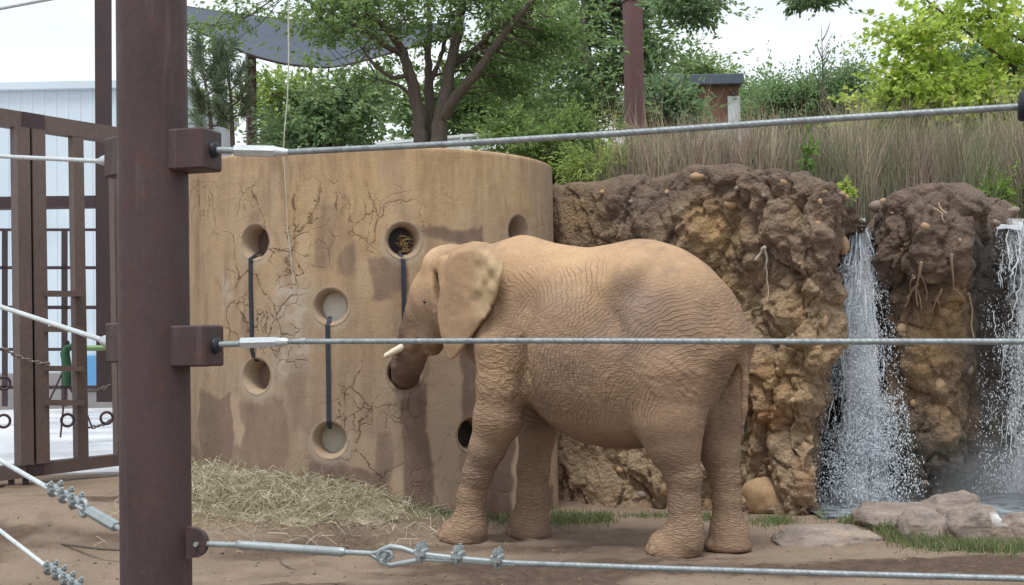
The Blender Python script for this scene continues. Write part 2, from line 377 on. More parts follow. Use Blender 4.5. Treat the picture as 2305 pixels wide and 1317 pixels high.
# rounded lip, flat top, inner face
vt = [pv]; fs = [q]; base = len(pv); prev = I[:, -1]
for (dr, z) in ((.008, W_TOP - .008), (.03, W_TOP), (.36, W_TOP), (.38, W_TOP - .03), (.38, W_BOT)):
    ring = wall_pt(th, np.full(len(th), z), WR - dr); idx = np.arange(len(th)) + base; base += len(th); vt.append(ring)
    fs.append(np.stack([prev, np.roll(prev, -1), np.roll(idx, -1), idx], 1)); prev = idx
pad = base - len(pv); ex = lambda a: np.concatenate([a, np.zeros(pad)])
t = NT('stained_plaster'); g = t.n('NewGeometry').outputs['Position']
sx = t.n('SeparateXYZ', Vector=g).outputs
an = t.math('ARCTAN2', t.math('SUBTRACT', sx[0], float(WC[0])), t.math('SUBTRACT', float(WC[1]), sx[1]))
uv = t.n('CombineXYZ', X=t.math('MULTIPLY', an, WR), Y=sx[2], Z=0.0).outputs[0]
blo = t.noise(2.1, 7, .68, uv); grain = t.noise(42, 4, .7, uv); streak = t.noise(1.0, 5, .65, t.map((3.6, .42, 1), vec=t.warp(uv, .3, 1.3)))
c = t.ramp(blo, (.28, lin(152, 128, 101)), (.5, lin(178, 151, 118)), (.72, lin(160, 139, 114)))
b2_ = t.noise(.75, 4, .6, t.map(loc=(3, 8, 1), vec=uv)); c = t.mix(t.ramp(b2_, (.42, 0.0), (.62, .5)), c, lin(154, 138, 124)); c = t.mix(t.ramp(t.noise(1.6, 6, .7, t.map((1.6, .8, 1), loc=(9, 2, 1), vec=uv)), (.52, 0.0), (.68, .6)), c, lin(186, 164, 136)); c = t.mix(t.ramp(t.noise(4.5, 6, .7, t.map(loc=(1, 5, 1), vec=uv)), (.55, 0.0), (.7, .45)), c, lin(122, 98, 78))
hgt = t.n('MapRange', Value=sx[2], From_Min=1.2, From_Max=3.4).outputs[0]
c = t.mix(hgt, t.mix(.55, c, lin(140, 122, 108)), t.mix(.3, c, lin(182, 153, 114)))
c = t.mix(t.math('MULTIPLY', t.ramp(streak, (.46, 0.0), (.68, 1.0)), .6), c, lin(112, 92, 76))
st2 = t.noise(1.0, 5, .7, t.map((22, .35, 1), loc=(4, 0, 0), vec=uv)); c = t.mix(t.math('MULTIPLY', t.ramp(st2, (.55, 0.0), (.7, 1.0)), .22), c, lin(188, 168, 146))
tops = t.math('MULTIPLY', t.n('MapRange', Value=sx[2], From_Min=2.9, From_Max=3.75).outputs[0], t.ramp(t.noise(1.0, 5, .7, t.map((9, .9, 1), vec=uv)), (.46, 0.0), (.62, 1.0)))
c = t.mix(t.math('MULTIPLY', tops, .35), c, lin(112, 86, 66))
c = t.mix(t.fac('pale'), c, lin(180, 157, 136))
dmp = t.math('MULTIPLY', t.fac('damp'), t.ramp(t.noise(5, 5, .65, uv), (.2, .65), (.6, 1.0)))
c = t.mix(dmp, c, t.ramp(t.noise(3, 5, .6, uv), (.3, lin(100, 81, 73)), (.7, lin(122, 100, 90))))
c = t.mix(t.fac('chalk'), c, lin(180, 172, 160))
wv = t.warp(t.warp(t.warp(t.map((1, .8, 1), vec=uv), .3, 2.2), .11, 8), .035, 40)
c1 = t.vor(2.3, 'DISTANCE_TO_EDGE', wv); c2 = t.vor(5.5, 'DISTANCE_TO_EDGE', t.map(loc=(3.1, 1.7, 0), vec=wv))
m1 = t.ramp(c1, (.0, 1.0), (.008, .7), (.02, 0.0)); m2 = t.ramp(c2, (.0, 1.0), (.012, .6), (.028, 0.0))
crack = t.math('MAXIMUM', t.math('MULTIPLY', m1, t.ramp(t.noise(1.9, 3, .5, uv), (.38, 0.0), (.48, 1.0))), t.math('MULTIPLY', m2, t.ramp(t.noise(1.5, 3, .5, t.map(loc=(7, 3, 0), vec=uv)), (.48, 0.0), (.58, 1.0))))
crack = t.math('MULTIPLY', t.math('MULTIPLY', crack, t.fac('crk')), t.ramp(t.noise(7, 4, .7, uv), (.40, 0.0), (.52, 1.0)))
halo = t.math('MULTIPLY', t.math('MULTIPLY', t.ramp(c1, (.0, 1.0), (.09, 0.0)), t.fac('crk')), t.ramp(t.noise(2.6, 4, .6, uv), (.45, 0.0), (.6, .4))); c = t.mix(halo, c, lin(118, 92, 70))
c = t.mix(t.math('MULTIPLY', crack, .75), c, lin(96, 70, 54))
c = t.mix(.3, c, t.ramp(grain, (.25, .3), (.75, .7)), 'OVERLAY')
hh = t.math('SUBTRACT', t.math('ADD', t.math('MULTIPLY', grain, .25), t.math('MULTIPLY', blo, .4)), t.math('MULTIPLY', crack, 1.0))
M['plaster'] = t.fin(c, t.math('SUBTRACT', .88, t.math('MULTIPLY', t.fac('damp'), .16)), t.bump(hh, .8, .02), .25)
o = link('wall_shell', mesh_np('wall_shell', np.concatenate(vt), fs, attrs={'damp': ex(damp), 'pale': ex(pale), 'chalk': ex(chalk), 'crk': ex(crk)}), M['plaster']); under(o, wall)
M['bezel'] = simple_mat('hole_plaster', lin(146, 126, 106), lin(168, 148, 126), 5, .85, .5, .008, fine=55)
PL = [lin(92, 76, 68), lin(116, 96, 84), lin(206, 202, 190), lin(172, 168, 152), lin(52, 50, 56), lin(46, 42, 44), lin(70, 58, 52), lin(54, 48, 48)]
for k, (h0, hz) in enumerate(hole_tz):
    mb = MB(); n = 40; v = []
    for (r, dp) in ((HOLE_R + .012, -.004), (HOLE_R - .004, -.003), (HOLE_I + .012, .055), (HOLE_I, .075), (HOLE_I, .34)):
        for i in range(n):
            a = 2 * math.pi * i / n; v.append(wall_pt(h0 + r * math.cos(a) / WR, hz + r * math.sin(a), WR - dp))
    f = [(j * n + i, j * n + (i + 1) % n, (j + 1) * n + (i + 1) % n, (j + 1) * n + i) for j in range(4) for i in range(n)]
    mb.add(v, f, True); r_ = mb.build('hole_ring', M['bezel']); under(r_, wall)
    mb = MB(); v = [wall_pt(h0 + (HOLE_I + .004) * math.cos(2 * math.pi * i / n) / WR, hz + (HOLE_I + .004) * math.sin(2 * math.pi * i / n), WR - (.2 if k != 5 else .335)) for i in range(n)]
    mb.add(v, [tuple(range(n))]); pl = mb.build('back_plate', simple_mat('hole_back', PL[k], tuple(min(1, x * 1.25) for x in PL[k][:3]) + (1,), 4, .7, .3, .006)); under(pl, r_)
# black straps that run from hole to hole down the face
def strap(pts, label):
    tz = [(*wall_hit(px, py), dr) for (px, py, dr) in pts]; mb = MB(); v = []; w = .021
    for (h0, z, dr) in tz:
        for (s, e) in ((-w, 0), (-w, .014), (w, .014), (w, 0)): v.append(wall_pt(h0 + s / WR, z, WR + dr + e))
    n = len(tz); f = [(i * 4 + k, i * 4 + (k + 1) % 4, (i + 1) * 4 + (k + 1) % 4, (i + 1) * 4 + k) for i in range(n - 1) for k in range(4)] + [(3, 2, 1, 0), tuple(range(n * 4 - 4, n * 4))]
    o = mb.add(v, f).build('strap', M['strap']); tag(o, label, 'strap', 'black straps between the wall holes')
strap([(568, 566, -.12), (567, 572, -.06), (566, 582, .008), (566, 640, .008), (568, 720, .008), (569, 788, .008), (572, 806, -.01), (573, 815, -.05)], 'black strap hanging between the two leftmost wall holes')
strap([(738, 712, -.1), (738, 722, -.05), (738, 732, .008), (740, 850, .008), (741, 950, .008), (742, 966, -.03)], 'long black strap down to the lowest round hole in the wall')
strap([(900, 566, -.1), (903, 573, -.05), (907, 586, .008), (908, 650, .008), (909, 720, .008), (910, 790, .006), (911, 806, -.03)], 'black strap below the wall hole with straw, left of elephant face')
# ---------------------------------------------------------------- earth cliffs with embedded stones
def upsample(net, nu, nv, passes):
    """net (rows, cols, k) -> smooth (nv, nu, k)"""
    net = np.asarray(net, float); R0, C0, K = net.shape; u = np.linspace(0, C0 - 1, nu); v = np.linspace(0, R0 - 1, nv)
    a = np.stack([[np.interp(u, np.arange(C0), net[r, :, k]) for r in range(R0)] for k in range(K)], -1)
    b = np.stack([np.stack([np.interp(v, np.arange(R0), a[:, j, k]) for j in range(nu)], 1) for k in range(K)], -1)
    def sm(x, ax, w):
        p = [(0, 0)] * 3; p[ax] = (w, w); q = np.pad(x, p, mode='edge'); c = np.cumsum(np.concatenate([np.zeros_like(np.take(q, [0], ax)), q], ax), ax)
        n = x.shape[ax]; return (np.take(c, np.arange(2 * w + 1, n + 2 * w + 1), ax) - np.take(c, np.arange(n), ax)) / (2 * w + 1)
    wu = max(1, int(nu / (C0 - 1) / 2.6)); wv = max(1, int(nv / (R0 - 1) / 2.6))
    for _ in range(passes): b = sm(sm(b, 1, wu), 0, wv)
    return b
def cliff_surface(net, zrow, nu, nv, amp, seed, passes=2):
    """net[row][col] = (sight line px, distance y, height z); returns grid of points pushed out by layered relief"""
    pts = np.array([[(X(px, y, z), y, z) for (px, y, z) in row] for row in net])
    g = upsample(pts, nu, nv, passes)
    def nrm(g):
        du = np.gradient(g, axis=1); dv = np.gradient(g, axis=0); n = np.cross(du, dv); return n / (np.linalg.norm(n, axis=2, keepdims=True) + 1e-9)
    n = nrm(g); p = g.reshape(-1, 3)
    wpt = p + .18 * np.stack([fbm(p * 1.6, 3, seed + 1), fbm(p * 1.6, 3, seed + 2), fbm(p * 1.6, 3, seed + 3)], 1)
    w1, w2, cid = worley(wpt * np.array([2.0, 2.0, 1.25]), seed); w3, w4, cid2 = worley(wpt * np.array([4.6, 4.6, 3.6]) + 5, seed + 40)
    gul = ridged(np.stack([p[:, 0] * 1.5, p[:, 1] * 1.5, p[:, 2] * .45], 1) + .5 * fbm(p * 1.1, 2, seed + 9)[:, None], 3, seed + 11)
    h = .20 * (np.minimum(w2 - w1, .55) - .25) + .16 * (cid - .5) + .085 * (np.minimum(w4 - w3, .5) - .22) + .07 * (cid2 - .5)
    h = h + .30 * fbm(p * np.array([1.1, 1.1, .7]), 3, seed + 5) - .22 * (gul - .5)
    h = h + .06 * fbm(p * 6, 4, seed + 6) + .03 * fbm(p * 16, 3, seed + 7) - .03 * np.maximum(fbm(p * 9, 3, seed + 8) - .12, 0) * 2
    k = amp(p) if callable(amp) else amp
    q = p + n.reshape(-1, 3) * (h * k)[:, None]
    return q.reshape(g.shape), n, dict(gul=gul, cid=cid, cid2=cid2, e1=w2 - w1, e2=w4 - w3, h=h)
def grid_faces(nv, nu):
    I = np.arange(nv * nu).reshape(nv, nu); return np.stack([I[:-1, :-1], I[:-1, 1:], I[1:, 1:], I[1:, :-1]], -1).reshape(-1, 4)
t = NT('eroded_earth'); c = t.col('Col'); g1 = t.noise(9, 6, .7); g2 = t.noise(48, 5, .75); v1 = t.vor(26, 'F1', t.warp(t.co, .05, 9))
c = t.mix(.75, c, t.ramp(g1, (.25, .3), (.5, .5), (.75, .72)), 'OVERLAY')
c = t.mix(.6, c, t.ramp(g2, (.28, .24), (.5, .5), (.74, .78)), 'OVERLAY')
hh = t.math('ADD', t.math('ADD', t.math('MULTIPLY', g1, .5), t.math('MULTIPLY', g2, .45)), t.math('MULTIPLY', v1, -.35))
M['cliff'] = t.fin(c, t.math('SUBTRACT', .95, t.math('MULTIPLY', t.fac('wet'), .5)), t.bump(hh, 1.0, .06), .3)
C_SOIL = np.array(lin(134, 115, 98)[:3]); C_DARK = np.array(lin(106, 92, 81)[:3]); C_TAN = np.array(lin(160, 138, 113)[:3]); C_OCH = np.array(lin(166, 136, 98)[:3]); C_ORG = np.array(lin(160, 120, 88)[:3]); C_WET = np.array(lin(74, 70, 66)[:3]); C_MOSS = np.array(lin(84, 86, 62)[:3])

# --- near cliff, right behind the elephant
rows_z = [-.35, .1, .7, 1.4, 2.0, 2.6, 3.1, 1.0]
edge_y = [450, 560, 640, 700, 760, 830, 920, 1000, 1150]; edge_px = [1924, 1912, 1884, 1874, 1878, 1866, 1834, 1828, 1836]
cols = [(1205, 16.3), (1245, 15.75), (1340, 15.5), (1460, 15.3), (1600, 14.85), (1720, 14.3), (1800, 14.0), (None, 13.95), (None, 14.5), (None, 15.4), (None, 16.2)]
tops = [3.6, 3.62, 3.62, 3.60, 3.70, 3.62, 3.52, 3.22, 3.15, 3.1, 3.1]
netA = []
for ri, z in enumerate([-.35, .1, .6, 1.2, 1.8, 2.4, 2.9, 'top', 'cap', 'back']):
    row = []
    for ci, (px, y) in enumerate(cols):
        zt = tops[ci]; zz_ = {'top': zt, 'cap': zt + .03, 'back': zt - .06}.get(z, None); zz_ = zz_ if zz_ is not None else min(z, zt - .1)
        yy_ = y
        if px is None:
            py = IH / 2 - (zz_ - CAM_H) * FP / y + 115; e = float(np.interp(py, edge_y, edge_px)); px = e + {7: -22, 8: 0, 9: 2, 10: 4}[ci]
            px = min(px, e)
        if 2 <= ci <= 7 and z in (2.4, 2.9, 'top'): yy_ -= {2.4: .05, 2.9: .14, 'top': .10}[z]
        if 2 <= ci <= 4 and z in (1.2, 1.8): yy_ += .1
        if ci in (5, 6) and z in (.1, .6): yy_ += .12
        if z in (-.35, .1): yy_ -= .08
        if z == 'cap': yy_ += .25
        if z == 'back': yy_ = 17.4
        row.append((px, yy_, zz_))
    netA.append(row)
ampA = lambda p: 1.0 * sstep(17.2, 15.9, p[:, 1]) * (.45 + .55 * sstep(.9, 1.5, p[:, 0])) * (.3 + .7 * sstep(3.7, 3.3, p[:, 2]))
nuA, nvA = 430, 330
gA, nA_, iA = cliff_surface(netA, None, nuA, nvA, ampA, 101)
pA = gA.reshape(-1, 3); sx_, sy_ = proj(pA); nz1 = fbm(pA * 1.3, 4, 201); nz2 = fbm(pA * 4, 4, 203)
def blob(cx, cy, rx, ry): return np.exp(-(((sx_ + 26 * nz1 + 12 * nz2 - cx) / rx) ** 2 + ((sy_ + 26 * nz2 - cy) / ry) ** 2))
col = np.repeat(C_TAN[None], len(pA), 0)
col = mixc(col, C_SOIL, sstep(2.45, 2.9, pA[:, 2] + .55 * nz1)) if 'mixc' in globals() else col
def mixc(c, k, w): w = np.clip(w, 0, 1)[:, None]; return c * (1 - w) + k * w
col = np.repeat(C_TAN[None], len(pA), 0); col = mixc(col, C_SOIL, .9 * sstep(2.35, 2.85, pA[:, 2] + .6 * nz1 + .3 * nz2)); col = mixc(col, C_DARK, .7 * sstep(3.1, 3.5, pA[:, 2] + .4 * nz2))
for (x0, y0, rx, ry, s) in [(1600, 520, 70, 60, .9), (1640, 640, 45, 80, .7), (1560, 480, 40, 30, .6), (1320, 480, 60, 60, .55), (1740, 860, 80, 60, .9), (1800, 700, 50, 60, .5), (1720, 960, 60, 45, .8), (1850, 790, 40, 40, .6), (1790, 480, 25, 30, .3)]:
    col = mixc(col, C_OCH, s * blob(x0, y0, rx, ry))
for (x0, y0, rx, ry, s) in [(1740, 940, 55, 30, .9), (1700, 830, 30, 30, .5), (1820, 1090, 30, 50, .6)]: col = mixc(col, C_ORG, s * blob(x0, y0, rx, ry))
for (x0, y0, rx, ry, s) in [(1400, 470, 55, 40, .6), (1660, 600, 22, 40, .8), (1720, 1000, 50, 25, .5), (1500, 450, 50, 25, .6), (1870, 440, 50, 30, .5)]: col = mixc(col, C_DARK, s * blob(x0, y0, rx, ry))
col = mixc(col, C_SOIL * 1.02, .5 * sstep(.35, -.2, pA[:, 2] + .2 * nz1)); wet = sstep(1838, 1880, sx_) * sstep(900, 1100, sy_) * .8 + sstep(14.3, 15.2, pA[:, 1]) * (pA[:, 0] > 2.8)
wet = np.clip(wet, 0, 1); col = mixc(col, C_WET, .9 * wet)
cliffA = thing('earth_cliff', 'brown eroded earth cliff with embedded stones between elephant and waterfall', 'cliff', (2.2, 14.6, 0))
under(link('cliff_face', mesh_np('cliff_face', pA, grid_faces(nvA, nuA), cols={'Col': col}, attrs={'wet': wet}), M['cliff']), cliffA)

# --- far cliff with the overhanging lump between the two falls
colsB = [(1795, 16.0), (1850, 15.85), (1905, 15.7), (1950, 15.3), (1985, 14.85), (2070, 14.6), (2150, 14.65), (2205, 14.95), (2240, 15.5), (2300, 15.65), (2390, 15.5), (2560, 15.2)]
topsB = [3.0, 3.0, 2.98, 3.12, 3.34, 3.38, 3.36, 3.2, 3.06, 3.06, 3.1, 3.2]
ovh = {'top': (.0, .0, .0, -.10, -.20, -.25, -.22, -.15, 0, 0, 0, 0), 2.6: (0, 0, 0, -.22, -.32, -.36, -.34, -.25, 0, 0, 0, 0), 2.9: (0, 0, 0, -.25, -.36, -.42, -.4, -.3, 0, 0, 0, 0), 2.25: (0, 0, .05, .05, .1, .12, .1, .1, .05, 0, 0, 0),
       1.8: (0, 0, .05, .1, .18, .12, .1, .12, .05, 0, 0, 0), 1.2: (0, 0, 0, .12, .12, .02, .08, .12, 0, 0, 0, 0), .6: (0, 0, 0, .05, .05, .05, .05, .05, 0, 0, 0, 0)}
netB = []
for z in [-.4, .1, .6, 1.2, 1.8, 2.25, 2.6, 2.9, 'top', 'cap', 'back']:
    row = []
    for ci, (px, y) in enumerate(colsB):
        zt = topsB[ci]; zz_ = {'top': zt, 'cap': zt + .02, 'back': zt - .05}.get(z); zz_ = zz_ if zz_ is not None else min(z, zt - .05)
        yy_ = y + ovh.get(z, (0,) * 12)[ci] + (.25 if z == 'cap' else 1.3 if z == 'back' else 0)
        if z == 'back': yy_ = 17.4
        row.append((px, yy_, zz_))
    netB.append(row)
ampB = lambda p: .8 * (.3 + .7 * sstep(3.45, 3.05, p[:, 2]))
nuB, nvB = 360, 300
gB, nB_, iB = cliff_surface(netB, None, nuB, nvB, ampB, 301)
pB = gB.reshape(-1, 3); sx_, sy_ = proj(pB); nz1 = fbm(pB * 1.3, 4, 205); nz2 = fbm(pB * 4, 4, 207)
col = np.repeat(C_SOIL[None] * .9, len(pB), 0); col = mixc(col, C_DARK, .6 * sstep(0, .4, nz1)); col = mixc(col, np.array(lin(114, 98, 87)[:3]), .8 * sstep(2.1, 2.5, pB[:, 2] + .2 * nz2))
for (x0, y0, rx, ry, s) in [(2110, 760, 60, 90, .95), (2060, 830, 40, 70, .7), (2185, 690, 25, 90, .7), (2120, 940, 45, 90, .6), (2150, 700, 40, 40, .8)]: col = mixc(col, C_OCH * .9, s * blob(x0, y0, rx, ry))
wet = np.maximum(np.maximum(sstep(1990, 1950, sx_ + 20 * nz1), sstep(2165, 2215, sx_ + 30 * nz1)), sstep(860, 1040, sy_ + 90 * nz1)); wet = np.clip(wet, 0, 1)
col = mixc(col, C_WET, .92 * wet * sstep(3.1, 2.7, pB[:, 2])); col = mixc(col, C_MOSS, .5 * wet * sstep(.05, .4, nz2) * sstep(1.6, .8, pB[:, 2]))
cliffB = thing('earth_cliff', 'dark wet earth cliff with overhanging root tangle between two waterfalls', 'cliff', (4.3, 14.8, 0))
under(link('cliff_face', mesh_np('cliff_face', pB, grid_faces(nvB, nuB), cols={'Col': col}, attrs={'wet': wet}), M['cliff']), cliffB)

# --- stones set in the earth: snapped onto the relief
M['cobble'] = simple_mat('tan_cobble', lin(148, 121, 94), lin(178, 150, 120), 9, .8, .4, .006, fine=50)
M['cobble_grey'] = simple_mat('grey_cobble', lin(118, 106, 96), lin(146, 132, 120), 6, .75, .3, .006, fine=40)
M['cobble_gold'] = simple_mat('golden_boulder', lin(146, 120, 92), lin(168, 140, 108), 2.5, .8, .4, .012, fine=26)
def surf_at(p, px, py, front=True):
    sx_, sy_ = proj(p); d = (sx_ - px) ** 2 + (sy_ - py) ** 2; k = np.argsort(d)[:14]; return p[k[np.argmin(p[k, 1])]]
cob_meshes = []
for k in range(6):
    v, f = ico(2); d = 1 + .22 * fbm(v * 1.2 + k * 5.1, 2, k); cob_meshes.append((v * d[:, None], f))
def cobble(root, p, px, py, rx, ry, mat='cobble', sink=.75, k=[0], rot=None):
    c = surf_at(p, px, py); s = c[1] / FP; k[0] += 1
    me = mesh_np('cobble', *cob_meshes[k[0] % 6]); o = link('cobble', me, M[mat]); o.scale = (rx * s, (rx + ry) / 2 * s * .9, ry * s)
    o.rotation_euler = (rng.uniform(-.2, .2), rot if rot is not None else rng.uniform(-.35, .35), rng.uniform(-.3, .3))
    o.location = (c[0], c[1] + sink * (rx + ry) / 2 * s, c[2]); under(o, root); return o
for (px, py, rx, ry, m) in [(1760, 411, 20, 11, 'cobble'), (1573, 398, 22, 12, 'cobble'), (1644, 468, 17, 15, 'cobble'), (1900, 553, 13, 22, 'cobble'), (1858, 722, 9, 20, 'cobble'), (1893, 434, 14, 9, 'cobble'), (1918, 441, 10, 8, 'cobble'), (1858, 432, 17, 9, 'cobble'), (1850, 452, 5, 9, 'cobble'),
                            (1694, 786, 12, 16, 'cobble'), (1775, 788, 22, 7, 'cobble'), (1832, 783, 22, 7, 'cobble'), (1812, 1010, 11, 16, 'cobble'), (1592, 1128, 20, 22, 'cobble'), (1497, 1100, 16, 22, 'cobble_gold'), (1752, 836, 6, 5, 'cobble'), (1858, 570, 12, 10, 'cobble_grey'), (1862, 620, 7, 7, 'cobble_grey'),
                            (1800, 596, 9, 5, 'cobble'), (1355, 430, 7, 6, 'cobble'), (1420, 452, 8, 6, 'cobble_grey'), (1718, 441, 7, 6, 'cobble_grey'), (1660, 425, 9, 6, 'cobble_grey'), (1500, 430, 10, 8, 'cobble'), (1540, 470, 9, 8, 'cobble_grey'), (1840, 500, 9, 6, 'cobble'), (1770, 520, 10, 7, 'cobble_grey'),
                            (1735, 1055, 10, 7, 'cobble'), (1395, 1060, 13, 9, 'cobble'), (1330, 1100, 10, 8, 'cobble'), (1450, 1120, 15, 10, 'cobble_grey'), (1830, 1060, 9, 13, 'cobble'), (1785, 900, 10, 8, 'cobble'), (1690, 1020, 8, 10, 'cobble'), (1880, 880, 7, 9, 'cobble_grey'), (1835, 935, 8, 7, 'cobble')]:
    cobble(cliffA, pA, px, py, rx, ry, m)
for (px, py, rx, ry, m) in [(1970, 463, 21, 15, 'cobble_grey'), (2082, 512, 12, 11, 'cobble'), (2118, 863, 19, 21, 'cobble'), (2028, 742, 15, 14, 'cobble'), (2290, 468, 18, 10, 'cobble_grey'), (2150, 452, 16, 7, 'cobble_grey'), (2185, 830, 12, 15, 'cobble_grey'), (1990, 452, 10, 8, 'cobble'), (2010, 480, 7, 5, 'cobble'), (2055, 620, 8, 6, 'cobble_grey'), (2240, 500, 16, 9, 'cobble_grey'),
                            (2030, 560, 6, 5, 'cobble'), (2165, 545, 8, 7, 'cobble'), (2085, 1085, 12, 8, 'cobble_grey'), (2125, 700, 16, 22, 'cobble_gold'), (2055, 905, 10, 9, 'cobble')]:
    cobble(cliffB, pB, px, py, rx, ry, m)
c = surf_at(pA, 1722, 1100)
b = stone('boulder', M['cobble_gold'], P(1724, 1122, c[1] + .02), (.25, .2, .22), (0, .25, 0), 4, .09, 5); under(b, cliffA)
# roots
M['root'] = simple_mat('pale_root', lin(150, 126, 102), lin(178, 156, 132), 6, .8, .4, .004)
M['root_white'] = simple_mat('bleached_root', lin(196, 188, 176), lin(216, 210, 200), 6, .8, .3, .004)
def root_tube(root, p, pts, r, mat='root', out=.03, n=6):
    q = [];
    for (px, py) in pts:
        c = surf_at(p, px, py); q.append(P(px, py, c[1] - out))
    y = np.array([a[1] for a in q]); ys = np.convolve(np.pad(y, 1, mode='edge'), [.25, .5, .25], 'valid'); q = [P(px, py, min(yy_, y_)) for (px, py), yy_, y_ in zip(pts, ys, y)]
    q2 = []
    for a, b in zip(q[:-1], q[1:]): q2 += [a, a * .5 + b * .5 + rng.normal(0, .006, 3)]
    q2.append(q[-1]); o = MB().tube(q2, list(np.linspace(r, r * .35, len(q2))), n).build('root', M[mat]); under(o, root)
root_tube(cliffA, pA, [(1722, 556), (1714, 568), (1704, 580), (1699, 585)], .018, 'root_white', .06); root_tube(cliffA, pA, [(1721, 560), (1727, 580), (1724, 600), (1726, 628)], .016, 'root_white', .06)
root_tube(cliffA, pA, [(1726, 628), (1730, 650), (1727, 680)], .012, 'root', .05)
for pts in [[(2074, 590), (2070, 615), (2064, 640), (2062, 668), (2066, 690)], [(2070, 615), (2082, 640), (2086, 675)], [(2066, 640), (2052, 655), (2044, 680), (2036, 690)], [(2064, 650), (2072, 675), (2074, 698)], [(2052, 650), (2040, 672)], [(2142, 572), (2143, 600), (2146, 630), (2147, 655)], [(2148, 650), (2160, 662), (2174, 672)],
            [(2120, 650), (2108, 672), (2098, 700)], [(2110, 665), (2116, 690)], [(2180, 660), (2188, 700), (2186, 735), (2194, 770)], [(2058, 625), (2048, 640), (2046, 655)], [(2130, 480), (2118, 470), (2112, 455)], [(2100, 468), (2120, 480), (2126, 500)]]:
    root_tube(cliffB, pB, pts, .016 if len(pts) > 3 else .011, 'root', .07)

# ---------------------------------------------------------------- planted bank behind the cliffs
def bank_z(x, y):
    x = np.asarray(x, float); y = np.asarray(y, float)
    return 3.42 - .28 * sstep(2.6, 3.6, x) + .10 * sstep(15, 19, y) + .25 * sstep(2.5, -1, x) * sstep(15, 18, y) + .45 * sstep(20, 40, y)
bx = axis_grid(-3.4, -3.0, 12, 60, .25, 1.15); by = axis_grid(16.9, 16.95, 24, 120, .25, 1.15)
BX, BY = np.meshgrid(bx, by, indexing='ij'); b3 = np.stack([BX.ravel(), BY.ravel(), 0 * BX.ravel()], 1)
bz = bank_z(BX, BY).ravel() + .05 * fbm(b3 * 1.5, 3, 9)
dwall = np.hypot(BX.ravel() - WC[0], BY.ravel() - WC[1]); bz = np.where(dwall < 2.0, np.minimum(bz, 3.3), bz)
vb = np.stack([BX.ravel(), BY.ravel(), bz], 1); n0, n1 = BX.shape; I = np.arange(n0 * n1).reshape(n0, n1)
fb = np.stack([I[:-1, :-1], I[1:, :-1], I[1:, 1:], I[:-1, 1:]], -1).reshape(-1, 4)
ed = np.concatenate([I[:, 0], I[-1, 1:], I[-2::-1, -1], I[0, -2:0:-1]]); lo = vb[ed].copy(); lo[:, 2] = -.3; base = len(vb); k = np.arange(len(ed))
sk = np.stack([ed, base + k, base + np.roll(k, -1), np.roll(ed, -1)], 1)
M['bank'] = simple_mat('planted_soil', lin(98, 90, 62), lin(128, 118, 82), 2, .95, .6, .03, fine=30)
tag(link('bank_terrain', mesh_np('bank_terrain', np.concatenate([vb, lo]), [fb, sk]), M['bank']), kind='structure')
